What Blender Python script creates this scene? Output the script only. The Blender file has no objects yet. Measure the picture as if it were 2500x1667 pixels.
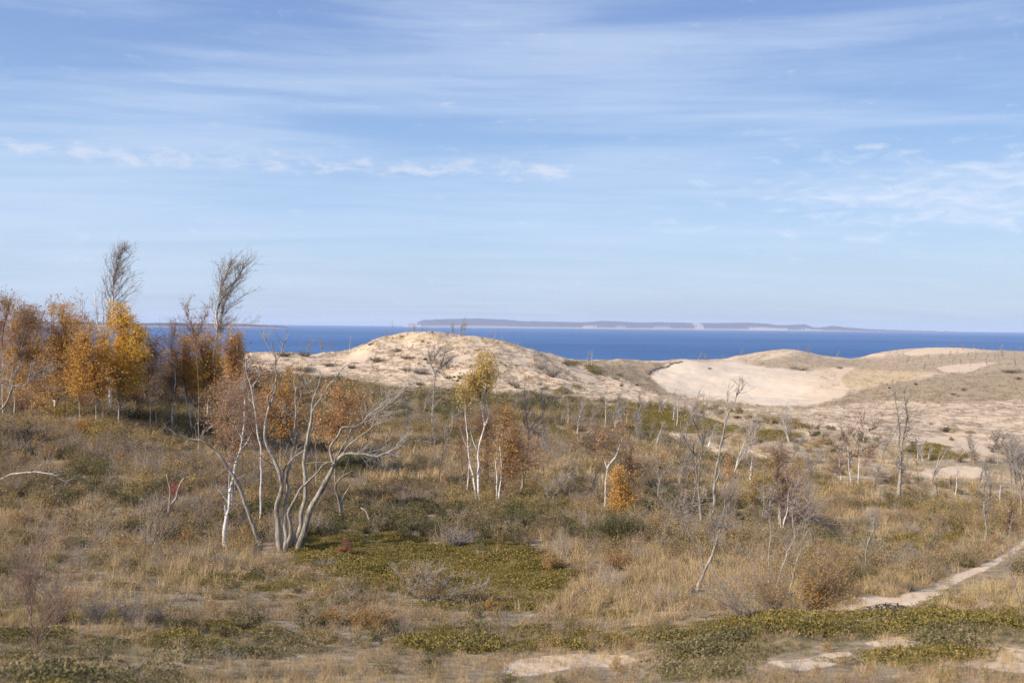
import bpy, math, random
HAZE = 3.4e-5
import numpy as np
random.seed(7); RNG = np.random.default_rng(7)
sc = bpy.context.scene
COL = sc.collection
R = math.radians
# ------------------------------------------------------------------ camera frame
F = 35/36*2500.0
PITCH, ROLL = R(0.935), R(0.57)
fwd = np.array([0, math.cos(PITCH), -math.sin(PITCH)])
up0 = np.array([0, math.sin(PITCH), math.cos(PITCH)])
rt0 = np.array([1.0, 0, 0])
RT = rt0*math.cos(ROLL)+up0*math.sin(ROLL)
UP = up0*math.cos(ROLL)-rt0*math.sin(ROLL)
from mathutils import Matrix, Vector
cam = bpy.data.cameras.new('camera'); co = bpy.data.objects.new('camera', cam); COL.objects.link(co)
M = Matrix(((RT[0], UP[0], -fwd[0], 0), (RT[1], UP[1], -fwd[1], 0), (RT[2], UP[2], -fwd[2], 0), (0, 0, 0, 1)))
co.matrix_world = M
cam.lens = 35; cam.sensor_width = 36; cam.clip_start = 0.3; cam.clip_end = 90000
cam.dof.use_dof = True; cam.dof.focus_distance = 46; cam.dof.aperture_fstop = 1.1
sc.camera = co

def ray(px, py):
    px = np.asarray(px, float)[..., None]; py = np.asarray(py, float)[..., None]
    return fwd+RT*(px-1250)/F+UP*(833.5-py)/F
def proj(P):
    P = np.asarray(P, float)
    d = P@fwd; d = np.where(d < 0.3, 0.3, d)
    return 1250+F*(P@RT)/d, 833.5-F*(P@UP)/d
# ------------------------------------------------------------------ noise
def _h(ix, iy, s):
    n = (ix*374761393+iy*668265263+s*1442695041) & 0xffffffff
    n = ((n ^ (n >> 13))*1274126177) & 0xffffffff
    return ((n ^ (n >> 16)) & 0xffff)/65535.0
def vnoise(x, y, s=0):
    x = np.asarray(x, float); y = np.asarray(y, float)
    ix = np.floor(x).astype(np.int64); iy = np.floor(y).astype(np.int64)
    fx = x-ix; fy = y-iy; fx = fx*fx*(3-2*fx); fy = fy*fy*(3-2*fy)
    a = _h(ix, iy, s); b = _h(ix+1, iy, s); c = _h(ix, iy+1, s); d = _h(ix+1, iy+1, s)
    return (a*(1-fx)+b*fx)*(1-fy)+(c*(1-fx)+d*fx)*fy
def fbm(x, y, s=0, o=4):
    t = 0; a = 1; n = 0
    for i in range(o):
        t = t+a*vnoise(x*2**i+i*17.3, y*2**i-i*9.1, s+i); n += a; a *= .5
    return t/n
def sstep(a, b, x):
    t = np.clip((x-a)/(b-a), 0, 1); return t*t*(3-2*t)
# ------------------------------------------------------------------ terrain heights
KY = np.array([-12, 4, 10, 14, 18, 23, 30, 40, 52, 66, 85, 110, 140, 165, 190, 215, 250, 300, 350, 420, 500, 600, 700, 820.])
COLS = [
 (-900, [-2, -3, -4.0, -4.9, -5.7, -6.2, -6.6, -6.7, -6.0, -5.0, -4.6, -5.2, -7, -9, -11, -13, -16, -20, -26, -34, -45, -58, -66, -72]),
 (0,    [-2, -3, -4.1, -5.1, -6.0, -6.7, -7.4, -7.8, -7.2, -6.2, -5.8, -6.1, -7.5, -9, -11, -13, -16, -20, -26, -34, -45, -58, -66, -72]),
 (300,  [-2, -3, -4.2, -5.2, -6.1, -6.9, -7.7, -8.2, -7.6, -6.8, -6.5, -6.8, -8, -9, -10, -11.5, -14, -18, -24, -32, -45, -58, -66, -72]),
 (600,  [-2, -3, -4.3, -5.3, -6.3, -7.2, -8.1, -8.9, -8.5, -8.0, -7.7, -7.9, -8.6, -8.7, -7.9, -6.9, -8.5, -12, -18, -28, -42, -56, -66, -72]),
 (740,  [-2, -3, -4.3, -5.3, -6.3, -7.3, -8.2, -9.0, -9.2, -9.2, -9.3, -9.3, -9.4, -9.2, -7.9, -6.8, -8.5, -12, -18, -28, -42, -56, -66, -72]),
 (850,  [-2, -3, -4.3, -5.3, -6.3, -7.3, -8.2, -9.0, -9.3, -9.5, -9.8, -10, -10, -9.8, -7.9, -6.1, -8.5, -12, -18, -28, -42, -56, -66, -72]),
 (940,  [-2, -3, -4.3, -5.3, -6.3, -7.3, -8.3, -9.0, -9.4, -9.7, -10, -10.2, -10.4, -10.3, -7.2, -2.9, -5.5, -12, -18, -28, -42, -56, -66, -72]),
 (1040, [-2, -3, -4.3, -5.3, -6.3, -7.4, -8.3, -9.1, -9.4, -9.8, -10, -10.4, -10.7, -10.8, -6.6, -1.75, -4, -10, -18, -28, -42, -56, -66, -72]),
 (1200, [-2, -3, -4.3, -5.3, -6.3, -7.4, -8.3, -9.1, -9.4, -9.9, -10.2, -10.5, -10.9, -11.0, -7.0, -3.0, -5, -10, -18, -28, -42, -56, -66, -72]),
 (1300, [-2, -3, -4.3, -5.3, -6.3, -7.4, -8.4, -9.1, -9.4, -9.9, -10.3, -10.7, -11.0, -11.2, -8.6, -5.2, -7, -11, -18, -28, -42, -56, -66, -72]),
 (1400, [-2, -3, -4.3, -5.3, -6.3, -7.4, -8.4, -9.1, -9.5, -10, -10.4, -10.9, -11.3, -11.5, -10.2, -7.5, -8.6, -11, -18, -28, -42, -56, -66, -72]),
 (1500, [-2, -3, -4.3, -5.3, -6.3, -7.4, -8.3, -9.1, -9.5, -10, -10.6, -11.1, -11.6, -11.8, -11.2, -9.8, -9.2, -10.3, -15, -26, -42, -56, -66, -72]),
 (1600, [-2, -3, -4.3, -5.3, -6.2, -7.2, -8.3, -9.1, -9.6, -10.2, -10.8, -11.3, -11.9, -12.2, -12.0, -11.3, -10.6, -10.3, -13, -22, -38, -56, -66, -72]),
 (1680, [-2, -3, -4.3, -5.2, -6.2, -7.1, -8.3, -9.2, -9.8, -10.3, -10.9, -11.5, -12.1, -12.6, -12.6, -11.9, -11.0, -10.0, -12, -20, -36, -56, -66, -72]),
 (1800, [-2, -3, -4.3, -5.2, -6.1, -6.9, -8.3, -9.3, -10, -10.6, -11.1, -11.7, -12.4, -13.1, -13.0, -12.5, -12.1, -11.4, -11.1, -12.2, -28, -50, -66, -72]),
 (1928, [-2, -3, -4.2, -5.2, -6.0, -6.7, -8.3, -9.4, -10.1, -10.8, -11.3, -11.9, -12.6, -13.4, -13.5, -13.2, -12.8, -12.2, -11.4, -9.9, -24, -48, -66, -72]),
 (2020, [-2, -3, -4.2, -5.2, -6.0, -6.85, -8.3, -9.5, -10.3, -11, -11.6, -12.1, -12.8, -13.4, -13.7, -13.4, -13.0, -12.9, -12.6, -12.3, -20, -44, -66, -72]),
 (2130, [-2, -3, -4.2, -5.2, -6.0, -6.8, -8.3, -9.6, -10.4, -11.1, -11.8, -12.3, -13.0, -13.5, -13.7, -13.5, -13.5, -13.4, -13.4, -13.2, -12.6, -32, -62, -72]),
 (2288, [-2, -3, -4.1, -5.1, -5.9, -6.75, -8.2, -9.7, -10.6, -11.3, -12.0, -12.6, -13.3, -13.6, -13.6, -13.4, -13.4, -13.4, -13.0, -11.6, -9.3, -24, -60, -72]),
 (2500, [-2, -3, -4.1, -5.1, -5.9, -6.6, -8.2, -9.7, -10.7, -11.5, -12.2, -13.0, -13.6, -13.6, -13.5, -13.3, -13.2, -13.2, -13.0, -12.0, -10.6, -22, -60, -72]),
 (3400, [-2, -3, -4.1, -5.1, -6.0, -6.8, -8.0, -9.3, -10.2, -11.0, -12, -12.8, -13.2, -13.2, -13.0, -12.8, -12.4, -12, -11.6, -11, -10.2, -22, -60, -72]),
]
CX = np.array([c[0] for c in COLS], float); CU = (CX-1250)/F
CZ = np.array([c[1] for c in COLS])
LY = np.log(KY+30)
def hermite1(xk, V, x, axis_vals):
    """cubic hermite along first axis of V; limited tangents"""
    i = np.clip(np.searchsorted(xk, x)-1, 0, len(xk)-2)
    h = xk[i+1]-xk[i]; t = np.clip((x-xk[i])/h, 0, 1)
    return i, h, t
dV = np.diff(CZ, axis=1)/np.diff(LY)
def limit(d0, d1):
    return np.where(d0*d1 <= 0, 0, 2*d0*d1/(np.where(d0+d1 == 0, 1, d0+d1)))
TY = np.zeros_like(CZ); TY[:, 1:-1] = limit(dV[:, :-1], dV[:, 1:]); TY[:, 0] = dV[:, 0]; TY[:, -1] = dV[:, -1]
def base_h(X, Y):
    X = np.asarray(X, float); Y = np.asarray(Y, float)
    u = X/(np.maximum(Y, 0)+6)*((np.maximum(Y, 0)+6)/np.maximum(Y, 6))
    u = np.clip(u, CU[0], CU[-1]-1e-6)
    l = np.log(np.clip(Y, -11.9, 819)+30)
    i, h, t = hermite1(LY, None, l, None)
    t2 = t*t; t3 = t2*t
    a = 2*t3-3*t2+1; b = t3-2*t2+t; c = -2*t3+3*t2; d = t3-t2
    j = np.clip(np.searchsorted(CU, u)-1, 0, len(CU)-2)
    s = (u-CU[j])/(CU[j+1]-CU[j])
    def val(jj):
        jj = np.clip(jj, 0, len(CU)-1)
        return CZ[jj, i]*a+TY[jj, i]*h*b+CZ[jj, i+1]*c+TY[jj, i+1]*h*d
    v0, v1, v2, v3 = val(j-1), val(j), val(j+1), val(j+2)
    return v1+.5*s*(v2-v0+s*(2*v0-5*v1+4*v2-v3+s*(3*(v1-v2)+v3-v0)))
def ground(X, Y):
    z = base_h(X, Y)
    amp = np.clip(np.asarray(Y, float)/60, .25, 1)
    z = z+(fbm(X/9, Y/9, 3)-.5)*.9*amp+(fbm(X/2.2, Y/2.2, 5, 3)-.5)*.28*amp
    far = sstep(150, 190, Y)*(1-sstep(560, 620, Y))
    z = z+far*((fbm(X/26, Y/26, 9)-.5)*1.3+(np.abs(fbm(X/11, Y/16, 19, 3)-.5)-.12)*-3.2*(1-sstep(.12, .2, X/np.maximum(Y, 1))*.75)*(1-sstep(255, 300, Y)*.6))
    z = z-3.6*np.exp(-((X-47)/24)**2-((Y-226)/26)**2)+.9*np.exp(-((X/np.maximum(Y, 1)-.279)/.03)**2-((Y-400)/30)**2)
    return z
def gz(x, y): return float(ground(np.array([x]), np.array([y]))[0])
MY = np.exp(np.linspace(math.log(12), math.log(640), 1400))
def hit(px, py):
    d = ray(px, py); P = d[None, :]*(MY/d[1])[:, None]
    g = ground(P[:, 0], P[:, 1]); k = np.nonzero(P[:, 2] < g)[0]
    if len(k) == 0 or k[0] == 0:
        return P[-300 if len(k) == 0 else 0]
    q = P[k[0]].copy(); q[2] = g[k[0]]; return q
def at(px, py, Y):
    d = ray(px, py); return d*(Y/d[1])
# ------------------------------------------------------------------ helpers for objects
def tag(o, label=None, cat=None, group=None, kind=None):
    if label: o['label'] = label
    if cat: o['category'] = cat
    if group: o['group'] = group
    if kind: o['kind'] = kind
    return o
def mesh_np(name, V, Fq, mats, attrs=None, parent=None, link=True, smooth=False):
    """V (n,3); Fq list of int arrays with 3 or 4 columns"""
    me = bpy.data.meshes.new(name)
    V = np.asarray(V, np.float32)
    if not isinstance(Fq, list): Fq = [Fq]
    Fq = [f for f in Fq if len(f)]
    me.vertices.add(len(V)); me.vertices.foreach_set('co', V.ravel())
    loops = np.concatenate([f.ravel() for f in Fq]).astype(np.int32)
    cnt = np.concatenate([np.full(len(f), f.shape[1]) for f in Fq]).astype(np.int32)
    me.loops.add(len(loops)); me.loops.foreach_set('vertex_index', loops)
    me.polygons.add(len(cnt)); me.polygons.foreach_set('loop_start', (np.cumsum(cnt)-cnt).astype(np.int32))
    me.polygons.foreach_set('loop_total', cnt)
    if smooth: me.polygons.foreach_set('use_smooth', np.ones(len(cnt), bool))
    me.update(calc_edges=True)
    for n, (dom, typ, arr) in (attrs or {}).items():
        a = me.attributes.new(n, typ, dom)
        a.data.foreach_set('color' if 'COLOR' in typ else 'value', np.asarray(arr, np.float32).ravel())
    me.materials.append(mats)
    o = bpy.data.objects.new(name, me)
    if link: COL.objects.link(o)
    if parent is not None: o.parent = parent
    return o
def empty(name, loc):
    o = bpy.data.objects.new(name, None); o.empty_display_size = .3; COL.objects.link(o); o.location = [float(v) for v in loc]
    return o
# tube collector
class Tubes:
    def __init__(s): s.b = {}
    def add(s, P, r, sides=3):
        P = np.asarray(P, float); r = np.asarray(r, float)
        s.b.setdefault((len(P), sides), []).append((P, r))
    def arrays(s):
        Vs, Fs, Ws, off = [], [], [], 0
        for (k, n), L in s.b.items():
            P = np.stack([p for p, _ in L]); r = np.stack([q for _, q in L])
            T = np.empty_like(P); T[:, 1:-1] = P[:, 2:]-P[:, :-2]; T[:, 0] = P[:, 1]-P[:, 0]; T[:, -1] = P[:, -1]-P[:, -2]
            T /= np.linalg.norm(T, axis=2, keepdims=True)+1e-9
            A = np.cross(T, np.array([.05, 1, .03])); A /= np.linalg.norm(A, axis=2, keepdims=True)+1e-6
            B = np.cross(T, A)
            an = np.arange(n)*2*math.pi/n
            V = P[:, :, None]+r[:, :, None, None]*(A[:, :, None]*np.cos(an)[None, None, :, None]+B[:, :, None]*np.sin(an)[None, None, :, None])
            m = len(L)
            base = off+np.arange(m)[:, None, None]*k*n+np.arange(k-1)[None, :, None]*n
            i = np.arange(n)[None, None]; j = (i+1) % n
            q = np.stack([base+i, base+j, base+j+n, base+i+n], -1).reshape(-1, 4)
            Vs.append(V.reshape(-1, 3)); Fs.append(q)
            Ws.append(np.repeat(r.reshape(-1), n)); off += m*k*n
        return np.concatenate(Vs), np.concatenate(Fs), np.concatenate(Ws)
    def build(s, name, mat, parent=None, origin=(0, 0, 0), link=True):
        if not s.b: return None
        V, Q, W = s.arrays()
        return mesh_np(name, V-np.asarray(origin), Q, mat, {'wid': ('POINT', 'FLOAT', W)}, parent, link, True)
class Leaves:
    def __init__(s): s.c = []; s.s = []; s.v = []; s.fl = []
    def add(s, C, size, val=None, flat=0.0):
        C = np.asarray(C, float).reshape(-1, 3); n = len(C)
        s.c.append(C); s.s.append(np.broadcast_to(size, (n,))*RNG.uniform(.6, 1.35, n))
        s.v.append(RNG.uniform(0, 1, n) if val is None else np.clip(val+RNG.normal(0, .16, n), 0, 1)); s.fl.append(np.full(n, flat))
    def build(s, name, mat, parent=None, origin=(0, 0, 0), link=True, aspect=.62):
        C = np.concatenate(s.c)-np.asarray(origin); S = np.concatenate(s.s); v = np.concatenate(s.v); n = len(C)
        A = RNG.normal(size=(n, 3)); A /= np.linalg.norm(A, axis=1, keepdims=True)
        B = np.cross(A, RNG.normal(size=(n, 3))); B /= np.linalg.norm(B, axis=1, keepdims=True)
        a = A*S[:, None]*.5; b = B*S[:, None]*.5*aspect
        V = np.stack([C-a, C+b-a*.1, C+a, C-b-a*.1], 1).reshape(-1, 3)
        Q = np.arange(4*n).reshape(-1, 4)
        return mesh_np(name, V, Q, mat, {'rnd': ('FACE', 'FLOAT', v)}, parent, link)
# ------------------------------------------------------------------ materials
def newmat(name):
    m = bpy.data.materials.new(name); m.use_nodes = True; nt = m.node_tree; nt.nodes.clear()
    return m, nt, nt.nodes, nt.links
def N(nt, typ, **kw):
    n = nt.nodes.new(typ)
    for k, v in kw.items():
        if k.startswith('i_'):
            n.inputs[k[2:].replace('_', ' ')].default_value = v
        else: setattr(n, k, v)
    return n
def ramp(nt, fac, stops, interp='LINEAR'):
    r = nt.nodes.new('ShaderNodeValToRGB'); r.color_ramp.interpolation = interp
    e = r.color_ramp.elements
    while len(e) < len(stops): e.new(.5)
    for k, (p, c) in enumerate(stops):
        e[k].position = p; e[k].color = (*c, 1) if len(c) == 3 else c
    if fac is not None: nt.links.new(fac, r.inputs[0])
    return r.outputs[0]
def mixc(nt, f, a, b, mode='MIX'):
    m = nt.nodes.new('ShaderNodeMix'); m.data_type = 'RGBA'; m.blend_type = mode
    for s, v in ((0, f), (6, a), (7, b)):
        if isinstance(v, bpy.types.NodeSocket): nt.links.new(v, m.inputs[s])
        elif s == 0: m.inputs[0].default_value = v
        else: m.inputs[s].default_value = (*v, 1)
    return m.outputs[2]
def math_(nt, op, a, b=0.0, c=None, clamp=False):
    m = nt.nodes.new('ShaderNodeMath'); m.operation = op; m.use_clamp = clamp
    for s, v in enumerate((a, b) if c is None else (a, b, c)):
        if isinstance(v, bpy.types.NodeSocket): nt.links.new(v, m.inputs[s])
        else: m.inputs[s].default_value = v
    return m.outputs[0]
def noise(nt, vec, scale, detail=4, rough=.55, dist=0.0, dim='3D'):
    n = nt.nodes.new('ShaderNodeTexNoise'); n.noise_dimensions = dim
    n.inputs['Scale'].default_value = scale; n.inputs['Detail'].default_value = detail
    n.inputs['Roughness'].default_value = rough; n.inputs['Distortion'].default_value = dist
    if vec is not None: nt.links.new(vec, n.inputs['Vector'])
    return n.outputs['Fac']
def maprange(nt, v, a, b, c=0., d=1.):
    m = nt.nodes.new('ShaderNodeMapRange'); m.interpolation_type = 'SMOOTHSTEP'
    nt.links.new(v, m.inputs[0]); m.inputs[1].default_value = a; m.inputs[2].default_value = b; m.inputs[3].default_value = c; m.inputs[4].default_value = d
    return m.outputs[0]
def vscale(nt, vec, s):
    m = nt.nodes.new('ShaderNodeMapping'); nt.links.new(vec, m.inputs[0]); m.inputs['Scale'].default_value = s
    return m.outputs[0]
def leafmat(name, stops, trans=.42, objrand=0.25):
    m, nt, nd, lk = newmat(name)
    a = N(nt, 'ShaderNodeAttribute', attribute_name='rnd')
    oi = N(nt, 'ShaderNodeObjectInfo')
    v = math_(nt, 'ADD', a.outputs['Fac'], math_(nt, 'MULTIPLY', math_(nt, 'SUBTRACT', oi.outputs['Random'], .5), objrand*2), clamp=True)
    c = ramp(nt, v, stops)
    d = N(nt, 'ShaderNodeBsdfDiffuse'); t = N(nt, 'ShaderNodeBsdfTranslucent'); mx = N(nt, 'ShaderNodeMixShader')
    lk.new(c, d.inputs[0]); lk.new(c, t.inputs[0]); mx.inputs[0].default_value = trans
    lk.new(d.outputs[0], mx.inputs[1]); lk.new(t.outputs[0], mx.inputs[2])
    o = N(nt, 'ShaderNodeOutputMaterial'); lk.new(mx.outputs[0], o.inputs[0])
    return m
def barkmat(name, c1, c2, thin, sc_=9, w0=.012, w1=.05, bump=.9, bands=False):
    m, nt, nd, lk = newmat(name)
    tc = N(nt, 'ShaderNodeTexCoord').outputs['Object']
    a = N(nt, 'ShaderNodeAttribute', attribute_name='wid')
    n1 = noise(nt, vscale(nt, tc, (1, 1, .22)), sc_, 5, .65)
    col = ramp(nt, n1, [(.3, c2), (.62, c1)])
    if not bands:
        n4 = noise(nt, vscale(nt, tc, (1, 1, .35)), 2.3, 4, .65)
        col = mixc(nt, maprange(nt, n4, .50, .66, 0, .75), col, c2)
    if bands:
        n2 = noise(nt, vscale(nt, tc, (1.2, 1.2, 7)), 2.2, 3, .7)
        dark = maprange(nt, n2, .57, .64)
        col = mixc(nt, dark, col, (.055, .045, .04))
        n3 = noise(nt, tc, 1.3, 2, .5)
        col = mixc(nt, maprange(nt, n3, .5, .75), col, (.42, .30, .22))
    col = mixc(nt, maprange(nt, a.outputs['Fac'], w0, w1), thin, col)
    p = N(nt, 'ShaderNodeBsdfPrincipled'); p.inputs['Roughness'].default_value = .85
    if 'Specular IOR Level' in p.inputs: p.inputs['Specular IOR Level'].default_value = .2
    b = N(nt, 'ShaderNodeBump'); b.inputs['Strength'].default_value = bump; b.inputs['Distance'].default_value = .03
    lk.new(n1, b.inputs['Height']); lk.new(b.outputs[0], p.inputs['Normal']); lk.new(col, p.inputs['Base Color'])
    o = N(nt, 'ShaderNodeOutputMaterial'); lk.new(p.outputs[0], o.inputs[0])
    return m
MT = {}
MT['dead'] = barkmat('weathered_bark', (.42, .375, .32), (.09, .075, .06), (.28, .24, .205), 13, .006, .03)
MT['deaddark'] = barkmat('dark_weathered_bark', (.34, .30, .25), (.10, .085, .07), (.26, .22, .19), 9, .006, .03)
MT['birch'] = barkmat('birch_bark', (.78, .75, .71), (.50, .46, .42), (.20, .13, .11), 6, .011, .026, .15, True)
MT['birchpink'] = barkmat('young_birch_bark', (.66, .55, .48), (.42, .32, .26), (.22, .13, .10), 6, .010, .030, .15, True)
MT['twigred'] = barkmat('red_brown_twigs', (.28, .19, .15), (.18, .125, .10), (.27, .185, .15), 9, .001, .01, 0)
MT['twiggrey'] = barkmat('grey_twigs', (.34, .30, .27), (.20, .17, .15), (.30, .26, .24), 9, .001, .01, 0)
MT['twigpale'] = barkmat('pale_twigs', (.40, .36, .32), (.28, .25, .22), (.35, .31, .275), 9, .001, .01, 0)
MT['gold'] = leafmat('golden_leaves', [(0, (.42, .21, .04)), (.45, (.72, .38, .055)), (.8, (.84, .50, .08)), (1, (.78, .56, .14))])
MT['orange'] = leafmat('orange_leaves', [(0, (.34, .18, .055)), (.5, (.64, .35, .085)), (1, (.78, .50, .14))])
MT['rust'] = leafmat('rust_leaves', [(0, (.26, .15, .08)), (.5, (.50, .28, .13)), (1, (.64, .42, .21))])
MT['peach'] = leafmat('peach_leaves', [(0, (.40, .19, .08)), (.5, (.66, .38, .16)), (1, (.76, .50, .22))])
MT['olive'] = leafmat('olive_yellow_leaves', [(0, (.24, .18, .05)), (.5, (.46, .34, .075)), (1, (.62, .46, .12))])
MT['yellow'] = leafmat('pale_yellow_leaves', [(0, (.34, .25, .07)), (.5, (.56, .40, .11)), (1, (.68, .50, .18))])
MT['red'] = leafmat('red_leaves', [(0, (.25, .05, .03)), (.5, (.45, .11, .07)), (1, (.55, .20, .12))])
MT['junrust'] = leafmat('rust_juniper_needles', [(0, (.22, .13, .055)), (.5, (.48, .29, .11)), (1, (.62, .41, .17))])
MT['jungreen'] = leafmat('green_juniper_needles', [(0, (.05, .055, .022)), (.6, (.125, .125, .042)), (1, (.22, .20, .07))])
MT['jundark'] = leafmat('dark_shrub_leaves', [(0, (.04, .035, .022)), (.6, (.11, .09, .05)), (1, (.18, .15, .08))])
MT['deadred'] = leafmat('dead_red_needles', [(0, (.30, .11, .06)), (1, (.52, .24, .15))])
# ------------------------------------------------------------------ terrain mesh + zones
def inpoly(x, y, poly):
    ins = np.zeros(x.shape, bool); n = len(poly)
    for i in range(n):
        x1, y1 = poly[i]; x2, y2 = poly[(i+1) % n]
        if y1 == y2: continue
        c = ((y1 > y) != (y2 > y)) & (x < (x2-x1)*(y-y1)/(y2-y1)+x1)
        ins ^= c
    return ins
def C(ox, oy, s, pts): return [(ox+p[0]/s, oy+p[1]/s) for p in pts]
C1 = lambda *p: C(0, 560, 3.1357, p)
C2 = lambda *p: C(400, 820, 2.7029, p)
C3 = lambda *p: C(600, 760, 2.94, p)
C4 = lambda *p: C(1400, 800, 2.1382, p)
C5 = lambda *p: C(1000, 820, 3.1357, p)
C6 = lambda *p: C(1500, 900, 2.6129, p)
C7 = lambda *p: C(0, 1150, 2.352, p)
C8 = lambda *p: C(900, 1200, 2.94, p)
D1 = lambda *p: C(1700, 1200, 2.94, p)
D2 = lambda *p: C(0, 800, 3.136, p)
D3 = lambda *p: C(1900, 950, 3.485, p)
def ell(cx, cy, rx, ry, n=18, ang=0):
    a = R(ang); return [(cx+rx*math.cos(t)*math.cos(a)-ry*math.sin(t)*math.sin(a), cy+rx*math.cos(t)*math.sin(a)+ry*math.sin(t)*math.cos(a)) for t in np.linspace(0, 2*math.pi, n, endpoint=False)]
DUNE = [(540, 855), (540, 921), (640, 919), (820, 926), (930, 947), (1100, 954), (1250, 962), (1400, 972), (1560, 985), (1800, 1003), (2060, 1060), (2200, 1085), (2500, 1092), (4200, 1092), (4200, 700), (540, 700)]
BOWL = [(1590, 922), (1606, 905), (1630, 890), (1676, 878), (1720, 886), (1800, 882), (1860, 897), (1960, 905), (2090, 895), (2050, 925), (2075, 950), (2064, 966), (2008, 984), (1950, 989), (1905, 991), (1860, 988), (1811, 981), (1727, 968), (1634, 960)]
GOLD = [(1900, 902), (2000, 897), (2290, 908), (2200, 932), (2070, 955), (2000, 950), (1940, 925)]
BROWN = [(2070, 962), (2130, 944), (2210, 930), (2330, 912), (2400, 907), (4200, 900), (4200, 975), (2500, 973), (2350, 985), (2200, 980), (2080, 985), (1960, 1000), (1800, 996), (1600, 962), (1545, 935), (1400, 880), (1640, 878), (1590, 922), (1660, 968), (1830, 989), (1905, 994), (2010, 990)]
BROWN2 = C4((940, 190), (1010, 168), (1110, 152), (1180, 135), (1290, 160), (1420, 168), (1640, 150), (1780, 140), (1950, 140), (2120, 128), (2400, 110), (2600, 110), (2600, 222), (2200, 225), (1880, 240), (1400, 222), (1240, 232), (1150, 232), (1000, 215))
SANDP = [
 (C4((960, 165), (1040, 138), (1110, 121), (1160, 122), (1120, 142), (1060, 156), (1000, 168)), 1), (C4((1425, 152), (1500, 137), (1620, 133), (1640, 146), (1500, 158), (1440, 162)), 1), (C4((1700, 140), (1780, 112), (1900, 97), (2050, 106), (2110, 124), (1960, 136), (1860, 140), (1780, 146)), 1), (C4((1890, 205), (1990, 190), (2120, 180), (2230, 178), (2120, 215), (2060, 236), (1930, 240)), .9), (C4((780, 165), (830, 150), (880, 158), (830, 172), (770, 180)), .9), (C4((350, 182), (430, 160), (500, 172), (470, 182)), .9),
 (C3((690, 330), (760, 300), (860, 275), (940, 300), (900, 340), (800, 370), (700, 365)), 1), (C3((450, 455), (520, 420), (640, 410), (560, 450), (500, 475)), 1), (C3((1900, 350), (1980, 325), (2060, 350), (1990, 385), (1920, 380)), 1), (C3((1480, 320), (1600, 290), (1640, 340), (1500, 380)), .8), (C3((1560, 400), (1700, 420), (1760, 520), (1620, 500)), .7),  # bare sand, by patch: polygon, strength
 (C4((430, 555), (560, 552), (620, 580), (560, 600), (460, 578)), 1),
 (C4((560, 590), (700, 610), (790, 640), (750, 655), (600, 620)), .9),
 (C4((880, 620), (1000, 655), (1030, 700), (940, 690), (900, 660)), .9),
 (C4((1190, 545), (1400, 545), (1400, 560), (1210, 562)), .9),
 (C4((1750, 560), (2050, 570), (2200, 640), (2180, 680), (2050, 660), (1990, 690), (1960, 620), (1800, 590)), .85),
 (C4((1700, 760), (1900, 730), (2060, 715), (2210, 755), (2100, 790), (1750, 785)), .95),
 (C4((250, 590), (340, 600), (330, 650), (290, 660), (250, 620)), .6),
 (D1((1190, 1070), (1400, 1050), (1620, 1030), (1680, 1060), (1600, 1100), (1420, 1140), (1330, 1110), (1200, 1080)), 1),
 (D1((520, 1190), (760, 1170), (900, 1130), (1130, 1120), (1100, 1170), (900, 1230), (640, 1250), (530, 1230)), .75),
 (D1((2130, 1090), (2352, 1130), (2500, 1130), (2500, 1300), (2352, 1300), (2140, 1280), (1880, 1260), (1900, 1215), (2100, 1200)), .85),
 (D1((560, 1260), (700, 1240), (900, 1235), (1060, 1180), (1130, 1150), (1080, 1210), (900, 1270), (700, 1290)), .8),
 (D1((1230, 1310), (1500, 1300), (1560, 1330), (1300, 1340)), .7),
 (C8((1000, 1200), (1300, 1170), (1600, 1150), (1750, 1180), (1900, 1170), (1960, 1200), (1700, 1270), (1500, 1260), (1250, 1290), (1050, 1310), (920, 1270)), 1),
 (C8((560, 1195), (760, 1190), (900, 1240), (850, 1290), (600, 1260)), .5),
 (C8((1650, 668), (1790, 672), (1780, 692), (1690, 690)), .9),
 (C8((1480, 680), (1600, 690), (1560, 705)), .8),
 (C8((0, 820), (180, 830), (260, 855), (100, 850), (0, 845)), .8),
 (C7((0, 1100), (140, 1100), (200, 1130), (60, 1140), (0, 1130)), .8),
 (C7((640, 1130), (800, 1120), (860, 1150), (700, 1160)), .5),
 (C7((1180, 1130), (1420, 1130), (1480, 1160), (1250, 1160)), .5),
 (C7((2090, 780), (2352, 790), (2352, 805), (2120, 800)), .6),
]
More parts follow.
